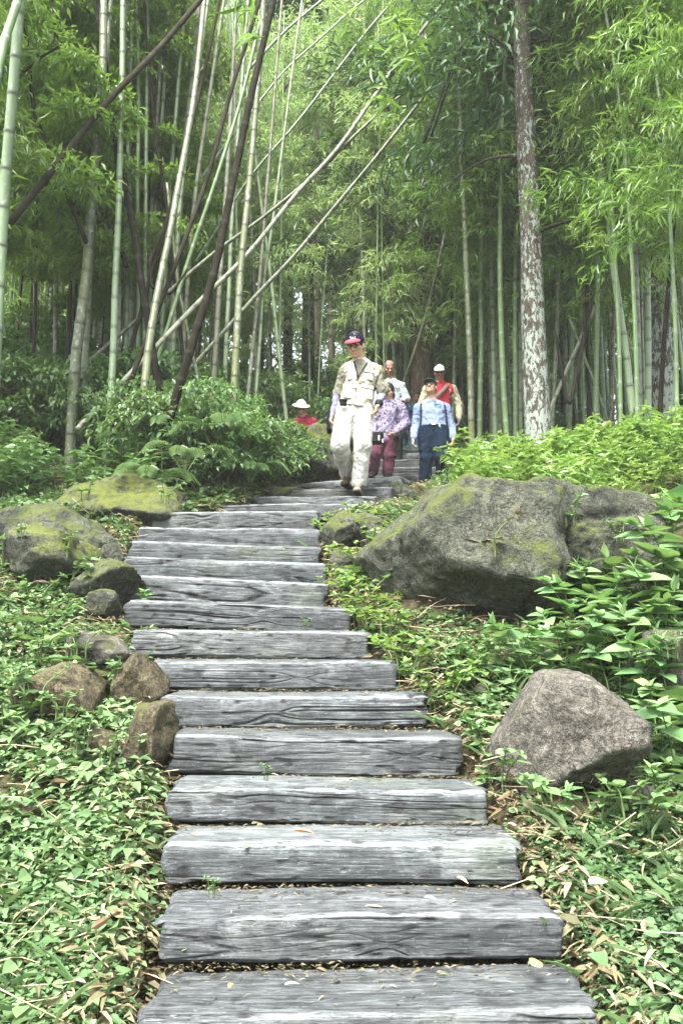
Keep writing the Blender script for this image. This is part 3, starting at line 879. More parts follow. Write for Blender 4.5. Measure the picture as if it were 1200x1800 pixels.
CULMS = []
def culm(pts, w0, w1, mat, label, name='bamboo_culm', cat='bamboo', group=None, extend=4.0, fol=None, fol_at=0.5, ground=True, gap=0.34, fol_sc=1.0, fmat='bamboo_leaf', wob=0.012):
    """pts: (px, py, Y) from base to top; w0/w1 widths in pixels at both ends"""
    q = np.array([P(*p) for p in pts])
    if ground:
        g = float(H(q[0][0], q[0][1])) - 0.15
        if q[0][2] > g:
            dirn = unit(q[1] - q[0]); 
            b = q[0] - dirn * min(1.5, (q[0][2] - g) / max(.35, dirn[2]))
            q = np.concatenate([[b], q])
    if extend:
        dirn = unit(q[-1] - q[-2])
        q = np.concatenate([q, [q[-1] + dirn * extend * .5, q[-1] + dirn * extend + np.array([0, 0, -.04 * extend])]])
    n = 40
    path = spline(q, n)
    L = np.linalg.norm(np.diff(path, axis=0), axis=1).sum()
    path += np.stack([vnoise(np.stack([np.linspace(0, L * .8, n), np.full(n, len(CULMS) * 3.3 + k * 50), np.zeros(n)], -1), 60) for k in range(3)], -1) * wob * np.linspace(0, 1, n)[:, None] * 2
    base = path[0].copy()
    r0 = w0 / 2 * pts[0][2] / FPX
    r1 = w1 / 2 * pts[-1][2] / FPX
    if extend: r1 = r1 * .8
    V, F, A = culm_geo(path - base, r0, r1, gap)
    me = make_mesh('culm', V, F, {'v': A})
    if fol is None:
        o = obj(name, me, MAT[mat], None, base)
        tag(o, label, cat, group)
    else:
        o = thing(name, label, cat, base, group)
        obj('culm', me, MAT[mat], o)
        i = int(fol_at * (n - 1))
        f = obj('foliage', fol, MAT[fmat], o, path[i] - base)
        f.rotation_euler = (0, 0, random.uniform(0, 6.28))
        f.scale = (fol_sc,) * 3
    CULMS.append(o)
    return o

# --- standing and leaning canes on the left, each one picked out of the photograph
culm([(-8, 640, 6.6), (8, 330, 6.5), (30, 80, 6.3), (40, -60, 6.2)], 22, 20, 'culm_pale', 'thick pale green bamboo culm along the left edge, its base hidden by shrubs', extend=5, fol=BFOL_THIN[0], fol_at=.75)
culm([(-60, 420, 5.0), (-18, 190, 5.2), (10, 80, 5.3), (45, -40, 5.4)], 20, 17, 'culm_green', 'dark grey green bamboo culm slanting across the upper left corner', extend=4)
culm([(125, 772, 9.6), (132, 640, 9.6), (152, 480, 9.7), (165, 300, 9.8), (180, 120, 9.8), (184, -40, 9.9)], 21, 14, 'culm_moss', 'thick mossy culm at left, left one of a close pair')
culm([(146, 775, 9.9), (150, 620, 9.9), (158, 470, 9.9), (176, 250, 10.0), (190, 60, 10.2)], 16, 10, 'culm_moss', 'thinner mossy culm at left, right one of a close pair', extend=3)
culm([(190, 765, 9.4), (200, 600, 9.5), (206, 420, 9.6), (213, 180, 9.7), (219, -40, 9.8)], 14, 10, 'culm_pale', 'straight pale culm standing just right of the close mossy pair')
culm([(247, 775, 9.0), (263, 600, 9.2), (286, 470, 9.5), (305, 380, 9.7), (340, 180, 10.2), (360, -20, 10.6)], 16, 10, 'culm_moss', 'thick pale mossy culm leaning right, its base between the left shrubs')
culm([(264, 590, 9.6), (246, 480, 9.7), (234, 400, 9.8), (205, 270, 9.8), (192, 150, 9.9), (178, 60, 10), (160, -30, 10)], 15, 10, 'culm_dark', 'dark bent bamboo stem curving left behind the thick leaning culm', extend=2)
culm([(243, 560, 11), (243, 300, 11), (243, -30, 11)], 9, 8, 'culm_green', 'straight thin dark green culm at the upper left')
culm([(268, 450, 11.5), (276, 330, 11.5), (288, 160, 11.5), (298, -30, 11.5)], 8, 6, 'culm_pale', 'thin pale culm right of the straight dark green one at upper left', extend=4)
culm([(305, 470, 10.8), (293, 360, 10.8), (276, 250, 10.8), (262, 120, 10.8), (252, -20, 10.8)], 7, 5, 'culm_dark', 'thin dark cane bowing left across the upper left culms', extend=2)
culm([(308, 480, 11.5), (322, 300, 11.5), (338, 140, 11.5), (352, -30, 11.5)], 13, 10, 'culm_grey', 'grey spotted culm between the upper left bamboo stems', extend=4)
culm([(312, 690, 8.7), (340, 600, 8.7), (376, 480, 8.8), (412, 310, 9.0), (446, 150, 9.2), (482, 0, 9.4), (498, -70, 9.5)], 17, 13, 'culm_dark', 'thick dark brown dead culm leaning right, in front of the other left canes', extend=3)
culm([(272, 560, 9.6), (318, 440, 9.7), (368, 300, 9.9), (415, 130, 10.1), (462, -20, 10.3)], 9, 9, 'culm_dark', 'thin dark cane leaning right, parallel to the thick dark dead culm', extend=3)
culm([(300, 560, 10.2), (338, 440, 10.3), (385, 300, 10.4), (430, 150, 10.5), (470, -10, 10.6)], 9, 7, 'culm_green', 'thin green cane leaning right, close behind the dark parallel cane', extend=3)
culm([(262, 500, 10.4), (310, 330, 10.4), (345, 190, 10.5), (378, 40, 10.6), (390, -20, 10.6)], 8, 8, 'culm_dark', 'slim dark cane leaning right near the top, left of the grey leaning poles', extend=2)
for i, (x0, x1, x2, Y, m) in enumerate([(208, 212, 224, 10.6, 'culm_grey'), (222, 224, 236, 11.0, 'culm_pale'), (232, 228, 228, 11.2, 'culm_grey'), (254, 256, 262, 10.9, 'culm_pale'), (262, 268, 290, 11.3, 'culm_grey'), (280, 300, 330, 11.2, 'culm_pale'), (300, 320, 372, 11.0, 'culm_pale'), (318, 345, 400, 11.4, 'culm_grey'), (205, 190, 182, 11.3, 'culm_pale'), (96, 102, 110, 11.0, 'culm_grey'), (60, 66, 78, 11.4, 'culm_pale'), (395, 412, 440, 11.6, 'culm_pale')]):
    culm([(x0, 690, Y), (x0 * .6 + x1 * .4, 520, Y), (x1, 330, Y), (x2, -40, Y)], 9, 7, m, 'pale grey culm in the tight cluster of upright culms at upper left', group='upright culms of the left cluster', extend=3)
culm([(412, 672, 10.2), (424, 460, 10.3), (440, 300, 10.4), (458, 80, 10.5), (464, -40, 10.5)], 15, 10, 'culm_moss', 'thick pale lichened culm standing right of the thick dark leaning one')
culm([(378, 630, 11), (388, 480, 11), (398, 330, 11), (404, 220, 11)], 11, 8, 'culm_grey', 'short reddish grey stem left of the thick pale lichened culm', extend=3)
culm([(440, 655, 11.5), (458, 480, 11.5), (472, 300, 11.5)], 8, 6, 'culm_grey', 'thin yellowish cane right of the thick lichened culm, left one of two', extend=5)
culm([(452, 660, 11.6), (464, 500, 11.6), (480, 380, 11.6)], 7, 6, 'culm_pale', 'thin yellowish cane right of the thick lichened culm, right one of two', extend=5)
culm([(495, 660, 12.5), (484, 560, 12.5), (474, 480, 12.5), (462, 380, 12.5)], 8, 6, 'culm_pale', 'thin pale cane tilted left above the white hat of the person in red', extend=5)
culm([(18, 392, 8.6), (100, 290, 8.9), (190, 178, 9.2), (280, 85, 9.6), (352, 2, 9.9), (395, -50, 10)], 14, 12, 'culm_dark', 'long dark fallen pole slanting across the upper left canes', extend=2, ground=False)
culm([(140, 250, 10.5), (165, 330, 10.5), (190, 390, 10.5), (222, 470, 10.4)], 9, 8, 'culm_dark', 'thin dark broken stick hanging under the long fallen pole', extend=0, ground=False)
culm([(30, 140, 9), (60, 110, 9), (110, 80, 9)], 6, 4, 'culm_dark', 'short dark twig crossing the leaves at the upper left', extend=0, ground=False)
culm([(78, 240, 9.5), (62, 200, 9.5), (52, 120, 9.5), (42, 20, 9.5), (40, -40, 9.5)], 9, 8, 'culm_dark', 'dark knobbly stem near the upper left edge beside the thick pale culm', extend=1)
culm([(30, 310, 11), (45, 210, 11), (70, 120, 11), (85, -20, 11)], 8, 6, 'culm_grey', 'grey stem behind the dark knobbly stem at upper left', extend=3)
culm([(272, 612, 9.9), (350, 530, 10.3), (435, 447, 10.7), (525, 335, 11.2), (600, 250, 11.6), (690, 120, 12.1), (785, -5, 12.6)], 10, 8, 'culm_grey', 'longest grey leaning pole, running from the left shrubs to the top centre', extend=2)
culm([(278, 530, 10.6), (370, 450, 10.9), (465, 380, 11.2), (560, 300, 11.5), (620, 240, 11.7), (700, 170, 12.0), (792, 108, 12.4)], 8, 6, 'culm_moss', 'mossy leaning pole bending lower than the longest grey one', extend=1)
culm([(380, 598, 11.2), (450, 520, 11.4), (517, 450, 11.6), (600, 350, 11.9), (680, 250, 12.2), (760, 150, 12.5), (800, 90, 12.6)], 9, 7, 'culm_moss', 'dark mossy leaning pole nearest the centre, above the man in the cream vest', extend=1)
culm([(330, 480, 12), (390, 390, 12.2), (440, 310, 12.4), (520, 215, 12.8), (585, 130, 13)], 6, 5, 'culm_pale', 'slim pale cane leaning right between the longer leaning poles', extend=2)
culm([(295, 400, 12), (370, 290, 12.2), (440, 200, 12.5), (500, 125, 12.7), (570, 62, 13)], 6, 4, 'culm_pale', 'slim pale cane leaning right above the longer leaning poles', extend=2)
culm([(430, 130, 12.5), (500, 55, 12.7), (570, -5, 13)], 6, 5, 'culm_pale', 'slim pale cane crossing the top of the thick dark leaning culm', extend=2, ground=False)
culm([(745, 250, 10.5), (770, 180, 10.5), (792, 120, 10.5), (838, 10, 10.5), (850, -40, 10.5)], 6, 4, 'culm_dark', 'thin dark hanging cane at top centre, left one of a pair', extend=1, ground=False)
culm([(758, 240, 10.7), (780, 170, 10.7), (800, 110, 10.7), (845, 0, 10.7)], 5, 4, 'culm_dark', 'thin dark hanging cane at top centre, right one of a pair', extend=1, ground=False)
culm([(288, 400, 10.2), (262, 480, 10.1), (290, 520, 10), (330, 470, 10)], 6, 4, 'culm_dark', 'thin broken dark twig bent between the left culms', extend=0, ground=False)
culm([(325, 560, 10.5), (312, 500, 10.5), (305, 440, 10.5)], 8, 7, 'culm_moss', 'short ochre cane stub among the leaning left culms', extend=1)
# --- slim culms in the centre
for pts, w, m, lab in [
    ([(663, 640, 16.5), (658, 520, 16.5), (654, 400, 16.5), (648, 250, 16.5)], 7, 'culm_green', 'slim dark green culm just above the shoulder of the man in the cream vest'),
    ([(694, 660, 17), (686, 520, 17), (680, 420, 17), (672, 300, 17)], 8, 'culm_grey', 'slim brownish culm above the grey haired man'),
    ([(714, 720, 18.2), (713, 590, 18.2), (715, 480, 18.2), (722, 300, 18.2)], 10, 'culm_green', 'bright green culm between the grey haired man and the red barked cedar'),
    ([(703, 690, 18.8), (708, 540, 18.8), (716, 420, 18.8), (722, 300, 18.8)], 7, 'culm_moss', 'yellow green culm close behind the bright green one at centre'),
    ([(640, 600, 16), (638, 500, 16), (634, 400, 16), (630, 250, 16)], 6, 'culm_grey', 'thin grey culm above the cap of the man in the cream vest'),
    ([(704, 690, 15.5), (728, 620, 15), (752, 540, 14.8), (768, 470, 14.6), (782, 400, 14.6)], 7, 'culm_moss', 'thin mossy cane slanting right across the red barked cedar'),
    ([(828, 760, 12.5), (824, 600, 12.5), (818, 450, 12.5), (812, 300, 12.5), (806, 120, 12.5)], 12, 'culm_moss', 'mossy culm right beside the gloved hand of the man in red'),
    ([(843, 735, 13.5), (845, 600, 13.5), (846, 450, 13.5), (850, 250, 13.5)], 10, 'culm_green', 'green culm right of the mossy one beside the man in red'),
    ([(889, 755, 12.5), (882, 640, 12.5), (878, 500, 12.5), (880, 350, 12.5), (886, 130, 12.5)], 11, 'culm_green', 'tall green culm left of the lichened trunk, in front of its neighbours'),
    ([(905, 740, 13), (905, 600, 13), (906, 450, 13), (908, 300, 13)], 9, 'culm_green', 'grey green culm nearest the left side of the lichened trunk'),
    ([(914, 735, 13.4), (914, 600, 13.4), (914, 470, 13.4), (910, 300, 13.4)], 8, 'culm_pale', 'pale green culm touching the left edge of the lichened trunk'),
    ([(865, 740, 14.5), (862, 600, 14.5), (866, 450, 14.5), (872, 280, 14.5)], 8, 'culm_moss', 'ochre mossy culm between the two green ones left of the lichened trunk'),
    ([(798, 645, 15.5), (800, 560, 15.5), (800, 440, 15.5)], 8, 'culm_moss', 'mossy culm right of the red barked cedar, behind the white cap')]:
    culm(pts, w, w * .8, m, lab, extend=6, fol=BFOL[len(CULMS) % 4] if pts[0][0] > 700 else BFOL_THIN[len(CULMS) % 3], fol_at=.5)
# --- right hand thicket
for pts, w, m, lab in [
    ([(1045, 765, 12.3), (1048, 600, 12.3), (1050, 450, 12.3), (1046, 250, 12.3)], 9, 'culm_green', 'thin green culm right of the lichened trunk in front of the dark thicket'),
    ([(1114, 765, 10.5), (1102, 640, 10.5), (1082, 500, 10.5), (1066, 360, 10.5), (1046, 250, 10.5), (1030, 100, 10.5)], 14, 'culm_pale', 'pale culm leaning left beside the right hand trunk'),
    ([(1122, 750, 10.9), (1118, 600, 10.9), (1112, 450, 10.9), (1100, 300, 10.9), (1082, 120, 10.9)], 15, 'culm_grey', 'grey spotted culm close to the left side of the right hand trunk'),
    ([(1138, 760, 11.3), (1138, 600, 11.3), (1136, 450, 11.3), (1130, 280, 11.3)], 12, 'culm_pale', 'upright pale green culm overlapping the right hand trunk'),
    ([(970, 745, 13), (976, 620, 13), (980, 480, 13), (984, 300, 13)], 8, 'culm_moss', 'ochre culm just right of the lichened trunk'),
    ([(1000, 745, 13.8), (1004, 600, 13.8), (1006, 450, 13.8), (1004, 280, 13.8)], 9, 'culm_green', 'dull green culm in the dark thicket right of the lichened trunk'),
    ([(1070, 755, 13), (1076, 620, 13), (1080, 480, 13), (1090, 300, 13)], 8, 'culm_moss', 'mossy culm behind the pale leaning one at right')]:
    culm(pts, w, w * .8, m, lab, extend=6, fol=BFOL[len(CULMS) % 4], fol_at=.42)
culm([(1158, 745, 9.5), (1166, 600, 9.5), (1178, 440, 9.5), (1190, 300, 9.5), (1200, 180, 9.5)], 10, 6, 'culm_dark', 'thin dark sapling stem crossing the right hand trunk', extend=2, fol=BFOL_THIN[1], fol_at=.6, fol_sc=.8)
culm([(1006, 690, 11.6), (1000, 720, 11.6), (992, 690, 11.6), (984, 640, 11.7)], 9, 7, 'bark_dark', 'short black leaning stick right of the lichened trunk', extend=.6)
culm([(975, 700, 12.5), (1000, 640, 12.5), (1036, 560, 12.5)], 8, 6, 'culm_grey', 'dry grey cane leaning right in the dark thicket', extend=1.5)
culm([(1000, 560, 12.6), (1015, 600, 12.6), (1030, 640, 12.6)], 5, 4, 'culm_pale', 'thin pale cane tilted left in the dark thicket', extend=1, ground=False)

# --- more culms that nothing tells apart
def extra(x0, x1, n, Y0, Y1, ybase, label, group, mats, folp=1.0, w=(6, 10), fmat='bamboo_leaf', at=(.2, .45)):
    for i in range(n):
        x = random.uniform(x0, x1); Y = random.uniform(Y0, Y1)
        q = P(x, ybase, Y); q[2] = H(q[0], Y) - .1
        lean = random.gauss(0, .05)
        top = random.uniform(9, 14)
        path = spline([q, q + [lean * 3, 0, top * .4], q + [lean * top, .1 * random.gauss(0, 1) * 3, top]], 30)
        r = random.uniform(*w) / 2 * Y / FPX
        V, F, A = culm_geo(path - q, r, r * .45, .36, 7)
        t = thing('bamboo_culm', label, 'bamboo', q, group)
        obj('culm', make_mesh('culm', V, F, {'v': A}), MAT[random.choice(mats)], t)
        if random.random() < folp:
            fo = obj('foliage', random.choice(BFOL), MAT[fmat], t, path[int(30 * random.uniform(*at))] - q)
            fo.rotation_euler = (0, 0, random.uniform(0, 6.28))
            fo.scale = (random.uniform(.85, 1.15),) * 3
extra(830, 1260, 42, 13.5, 21, 740, 'thin bamboo culm in the dense thicket behind the lichened trunk', 'thin culms of the right thicket', ['culm_green', 'culm_green', 'culm_moss', 'culm_pale'], .55)
extra(820, 1230, 26, 12.6, 17, 740, 'slim bare lower culm at the front of the thicket behind the lichened trunk', 'front culms of the right thicket', ['culm_green', 'culm_pale', 'culm_moss', 'culm_dark'], .0, (5, 8))
extra(690, 840, 12, 17, 23, 700, 'thin distant culm in the stand behind the red barked cedar', 'thin culms behind the cedar', ['culm_green', 'culm_moss', 'culm_grey'], .9)
extra(-60, 300, 22, 12.5, 19, 700, 'thin pale culm far back in the left bamboo stand', 'thin culms of the left stand', ['culm_pale', 'culm_grey', 'culm_green'], .45, (6, 10))
extra(300, 470, 10, 14, 21, 660, 'thin pale culm seen through the leaning poles', 'thin culms behind the leaning poles', ['culm_pale', 'culm_grey'], .5, (5, 8))
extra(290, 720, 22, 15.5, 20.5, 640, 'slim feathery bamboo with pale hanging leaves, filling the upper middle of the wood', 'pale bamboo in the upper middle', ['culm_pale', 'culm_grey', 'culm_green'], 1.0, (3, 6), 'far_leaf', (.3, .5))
extra(-80, 260, 10, 12.5, 16, 640, 'slim leafy bamboo with bright leaves at the upper left', 'leafy bamboo at the upper left', ['culm_pale', 'culm_green'], 1.0, (3, 6), 'bamboo_leaf', (.25, .5))

extra(-60, 480, 26, 11.5, 19, 680, 'very thin green cane in the crowd of canes at left', 'very thin canes at left', ['culm_green', 'culm_pale', 'culm_moss', 'culm_dark'], .12, (3, 5))
for i, (x, Y) in enumerate([(1190, 8.6), (1260, 7.6), (1330, 8.2), (1240, 9.4), (1120, 9.8), (1090, 10.4), (-80, 8.4), (-150, 7.4)]):
    culm([(x, 760, Y), (x - 8, 500, Y), (x - 30, 200, Y), (x - 70, -60, Y)], 8, 6, 'culm_green', 'leafy bamboo leaning in from the side, close in front of the right thicket' if x > 500 else 'leafy bamboo leaning in from the left side of the frame', group='bamboo leaning in from the right' if x > 500 else 'bamboo leaning in from the left', extend=3, fol=BFOL[i % 4], fol_at=.38, fol_sc=.9)

# ------------------------------------------------------------------ trees
def trunk_mesh(path, r, seed, seg=28, amp=0.06, flare=0.12):
    n = len(path)
    V, F, A = tube(path, r, seg, True)
    m = n * seg
    c = np.repeat(np.asarray(path), seg, 0)
    d = V[:m] - c
    L = np.repeat(np.arange(n) / (n - 1), seg)
    ang = np.tile(np.linspace(0, 2 * np.pi, seg, endpoint=False), n)
    k = 1 + amp * fbm(np.stack([np.cos(ang) * 2.2, np.sin(ang) * 2.2, c[:, 2] * .35 + seed], -1), seed, 4) + amp * .5 * vnoise(np.stack([np.cos(ang) * 6, np.sin(ang) * 6, c[:, 2] * .8], -1), seed + 3)
    h0 = c[:, 2] - c[0, 2]
    k *= 1 + flare * np.exp(-h0 / .35) * (1 + .35 * np.sin(ang * 5 + seed))
    V[:m] = c + d * k[:, None]
    return make_mesh('trunk', V, F, {'v': A})

def tree(pts, w0, w1, mat, label, crown=None, cmat='cedar_leaf', crown_at=.6, name='tree', cat='tree', extend=6.0, group=None, csc=1.0, limbs=5, seed=1, stubs=()):
    q = np.array([P(*p) for p in pts])
    q[0][2] = float(H(q[0][0], q[0][1])) - .2 if q[0][2] > H(q[0][0], q[0][1]) else q[0][2]
    dirn = unit(q[-1] - q[-2])
    q = np.concatenate([q, [q[-1] + dirn * extend]])
    n = 60
    path = spline(q, n)
    r0, r1 = w0 / 2 * pts[0][2] / FPX, w1 / 2 * pts[-1][2] / FPX
    L = np.concatenate([[0], np.cumsum(np.linalg.norm(np.diff(path, axis=0), axis=1))])
    z1 = np.linalg.norm(q[-2] - q[0])
    r = np.interp(L, [0, z1, L[-1]], [r0, r1, r1 * .35])
    t = thing(name, label, cat, path[0], group)
    tr = obj('trunk', trunk_mesh(path - path[0], r, seed), MAT[mat], t)
    rg = np.random.default_rng(seed)
    for i in range(limbs):
        k = int(n * rg.uniform(.45, .92)); a = rg.uniform(0, 6.28); ll = rg.uniform(.8, 2.0)
        o = np.array([math.cos(a), math.sin(a), .1])
        c = spline([path[k], path[k] + o * ll * .5 + [0, 0, .1], path[k] + o * ll + [0, 0, -.15]], 8) - path[0]
        V, F, A = tube(c, np.linspace(max(.02, r[k] * .22), .01, 8), 6)
        obj('limb', make_mesh('limb', V, F, {'v': A}), MAT[mat], t)
    for (fr, a, ll, dr) in stubs:
        k = int(n * fr)
        o = np.array([math.cos(a), math.sin(a), dr])
        c = spline([path[k], path[k] + o * ll * .5 + [0, 0, .03], path[k] + o * ll + [0, 0, -.05]], 8) - path[0]
        V, F, A = tube(c, np.linspace(.035, .008, 8), 6)
        obj('limb', make_mesh('limb', V, F, {'v': A}), MAT['bark_dark'], t)
    if crown is not None:
        f = obj('crown', crown, MAT[cmat], t, path[int(crown_at * (n - 1))] - path[0])
        f.scale = (csc,) * 3
        f.rotation_euler = (0, 0, rg.uniform(0, 6.28))
    return t

tree([(946, 752, 11.0), (938, 600, 11.0), (934, 450, 11.0), (926, 280, 11.0), (918, 100, 11.0), (914, -60, 11.0)], 50, 30, 'bark_lichen', 'thick brown trunk with white and green lichen patches, the most prominent tree', CEDAR[0], crown_at=.62, seed=3, extend=7,
     stubs=[(.55, -.3, 1.1, .0), (.52, .2, .9, -.1), (.38, -.5, 1.0, .05)])
tree([(1166, 760, 12), (1160, 600, 12), (1152, 450, 12), (1142, 280, 12), (1132, 100, 12)], 56, 36, 'bark_lichen', 'pale lichened trunk at the right edge behind a thin dark sapling', CEDAR[1], crown_at=.65, seed=7, extend=7)
tree([(741, 690, 17), (741, 560, 17), (742, 440, 17), (742, 250, 17)], 44, 34, 'bark_cedar', 'red brown flaking cedar trunk behind the white cap of the man in red', CEDAR[0], crown_at=.55, seed=9, extend=10, csc=1.2)
tree([(798, 680, 18), (798, 560, 18), (797, 450, 18), (796, 300, 18)], 15, 12, 'bark_dark', 'thin black trunk with stub branches right of the red barked cedar', CEDAR[1], crown_at=.55, seed=11, extend=8, limbs=0,
     stubs=[(.12, 3.3, 1.0, .2), (.17, 3.0, .9, -.2), (.22, 3.2, 1.1, .2), (.27, 3.0, .8, .3)])
for x, w, Y, m, lab in [(505, 17, 22, 'bark_dark', 'black trunk in the dim wood at centre, left one of a close pair'),
                        (541, 26, 21, 'bark_dark', 'thick black trunk in the dim wood at centre, right one of a close pair'),
                        (557, 16, 24, 'bark_grey', 'brown grey trunk just right of the thick black one in the dim wood'),
                        (582, 13, 26, 'bark_grey', 'slim grey trunk in the dim wood left of the cream vest man'),
                        (618, 16, 24, 'bark_grey', 'grey brown trunk directly above the cap of the cream vest man'),
                        (637, 15, 22, 'bark_grey', 'pale brown trunk in the dim wood above the cream vest shoulder'),
                        (660, 12, 26, 'bark_grey', 'slim pale trunk left of the grey haired man in the dim wood'),
                        (770, 15, 24, 'bark_cedar', 'reddish trunk between the thick cedar and the thin black trunk'),
                        (700, 18, 27, 'bark_dark', 'dark trunk deep in the wood left of the red barked cedar'),
                        (458, 14, 20, 'bark_dark', 'short dark trunk deep in the wood behind the thin yellowish canes')]:
    tree([(x, 640, Y), (x + 1, 520, Y), (x, 400, Y), (x - 1, 250, Y)], w, w * .75, m, lab, CEDAR[x % 2] if x % 3 else CROWN[x % 4], crown_at=.9, seed=x, extend=9, csc=1.0, cmat='cedar_leaf' if x % 3 else 'far_leaf')
# trees of the pale background wood
rg = np.random.default_rng(77)
for i in range(38):
    Y = 21 + 23 * (i + rg.uniform(0, 1)) / 38
    x = rg.uniform(-.52, .52) * Y
    z = float(H(x, Y)) - .2
    hh = max(4.5, (Y - 18) * 1.0 + rg.uniform(-1, 2))
    t = thing('forest_tree', 'tall pale leafed tree in the misty wood far behind the people', 'tree', (x, Y, z), 'trees of the background wood', rg.uniform(0, 6.28))
    if i < 4:
        path = spline([[0, 0, 0], [.2, .1, 7], [0, .2, 14]], 20)
        TR = globals().setdefault('FTR', []); TR.append(trunk_mesh(path, np.linspace(.2, .06, 20), i, 12))
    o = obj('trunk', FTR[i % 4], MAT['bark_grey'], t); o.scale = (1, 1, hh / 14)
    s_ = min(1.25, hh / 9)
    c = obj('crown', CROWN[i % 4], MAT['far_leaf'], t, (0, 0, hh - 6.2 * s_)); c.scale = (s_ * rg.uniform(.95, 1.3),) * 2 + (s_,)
# far wood as one mass behind them
def woodland():
    rg = np.random.default_rng(5)
    n = 190000
    nc = 1300
    Yc = rg.uniform(45, 58, nc); xc = rg.uniform(-.62, .62, nc) * Yc; zc = rg.uniform(0, 1, nc) ** .9 * 34 + H(xc, Yc)
    C = np.stack([xc, Yc, zc], -1); cr = rg.uniform(.9, 2.0, nc)
    k = rg.integers(0, nc, n); e = rdir(n, rg); e[:, 2] = np.abs(e[:, 2]) - .3
    pos = C[k] + e * (cr[k] * rg.uniform(.4, 1.1, n))[:, None]
    V, F, A = leaves(pos, e + rdir(n, rg) * .8 + [0, 0, -.3], np.array([0, 0, 1.0]) + .6 * rdir(n, rg), .5 * rg.uniform(.6, 1.2, n), .17, T_DIA, np.clip(rg.normal(.5, .2, n), 0, 1))
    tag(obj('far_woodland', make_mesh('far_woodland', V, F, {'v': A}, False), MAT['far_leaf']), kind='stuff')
woodland()
# ------------------------------------------------------------------ shrubs, herbs, ferns, creepers
def scatter(fn, boxes):
    for (x0, y0, x1, y1, n) in boxes:
        for i in range(n):
            fn(random.uniform(x0, x1), random.uniform(y0, y1))
_bi = [0]
def put(kind, name, label, cat, lib, mat, px, py, sc, group, smat='stem', Y=None, leaf='leaves', stem='stem', dz=0.0):
    _bi[0] += 1
    p = G(px, py) if Y is None else P(px, py, Y)
    p[2] = float(H(p[0], p[1])) - .03 + dz
    return plant(name, label, cat, lib[_bi[0] % len(lib)], mat, p, sc, group, stem, leaf, smat)

# the shrub mass left of the upper steps
for (px, py, Y, s) in [(300, 830, 9.2, .9), (350, 850, 9.0, .95), (410, 860, 9.0, .95), (350, 760, 9.8, 1.0), (420, 790, 9.7, 1.0), (470, 850, 9.5, .85), (300, 780, 9.9, .95),
                       (480, 800, 10.2, 1.0), (520, 830, 10.4, .85), (405, 740, 10.8, .85), (380, 700, 10.6, 1.0), (500, 760, 11.2, 1.05), (260, 820, 9.6, .9), (540, 790, 11.6, .9), (330, 700, 10.9, 1.1), (395, 690, 11.8, .8)]:
    put('b', 'shrub', 'leafy green shrub in the thick mass left of the turned sleepers', 'shrub', BUSH, 'broad_leaf', px, py, s * random.uniform(1.15, 1.4) * (1 if px < 405 else .68 if px < 470 else .5 if px > 490 else .75), 'shrubs left of the upper steps', 'twig', Y)
# undergrowth on the left bank behind the culms
for i in range(15):
    put('b', 'shrub', 'fresh green shrub at the foot of the left bamboo stems', 'shrub', BUSH, 'broad_leaf', -40 + 24 * i + random.uniform(-15, 15), 0, random.uniform(.95, 1.3), 'shrubs at the foot of the left bamboo', 'twig', random.uniform(10.0, 11.6))
for i in range(26):
    put('b', 'shrub', 'dim green shrub in the undergrowth behind the left bamboo stems', 'shrub', BUSH, 'broad_leaf', random.uniform(-60, 300), 0, random.uniform(1.0, 1.7), 'undergrowth behind the left bamboo', 'twig', random.uniform(10.5, 15))
for i in range(16):
    put('b', 'shrub', 'tall leafy shrub filling the dim wood behind the white hatted person', 'shrub', BUSH, 'broad_leaf', random.uniform(420, 720), 0, random.uniform(1.3, 2.1), 'shrubs in the dim wood at centre', 'twig', random.uniform(16.5, 22))
for i in range(12):
    put('b', 'shrub', 'dark shrub under the dense thicket on the right', 'shrub', BUSH, 'broad_leaf', random.uniform(830, 1240), 0, random.uniform(.8, 1.3), 'shrubs under the right thicket', 'twig', random.uniform(14, 19))
# leafy young trees in the upper left, hung with leaves
for (px, Y, hz, s) in [(40, 10.5, 2.6, .42), (120, 11.2, 3.0, .5), (160, 11.6, 5.0, .55), (60, 11.5, 5.6, .5), (230, 12.5, 2.6, .45), (-40, 9.6, 3.0, .5), (20, 12, 7.2, .5), (200, 13, 6.8, .45), (120, 10.9, 6.5, .38)]:
    b = P(px, 700, Y); b[2] = float(H(b[0], Y)) - .1
    t = thing('young_tree', 'young leafy tree with fresh green leaves among the left bamboo', 'tree', b, 'young trees among the left bamboo', random.uniform(0, 6))
    pth = spline([[0, 0, 0], [.1, .05, hz * .5], [0, 0, hz + 1.5]], 12)
    V, F, A = tube(pth, np.linspace(.035, .012, 12), 7)
    obj('trunk', make_mesh('trunk', V, F, {'v': A}), MAT['bark_dark'], t)
    c = obj('crown', CROWN[_bi[0] % 4], MAT['bamboo_leaf'], t, (0, 0, hz - .8)); c.scale = (s, s, s); _bi[0] += 1
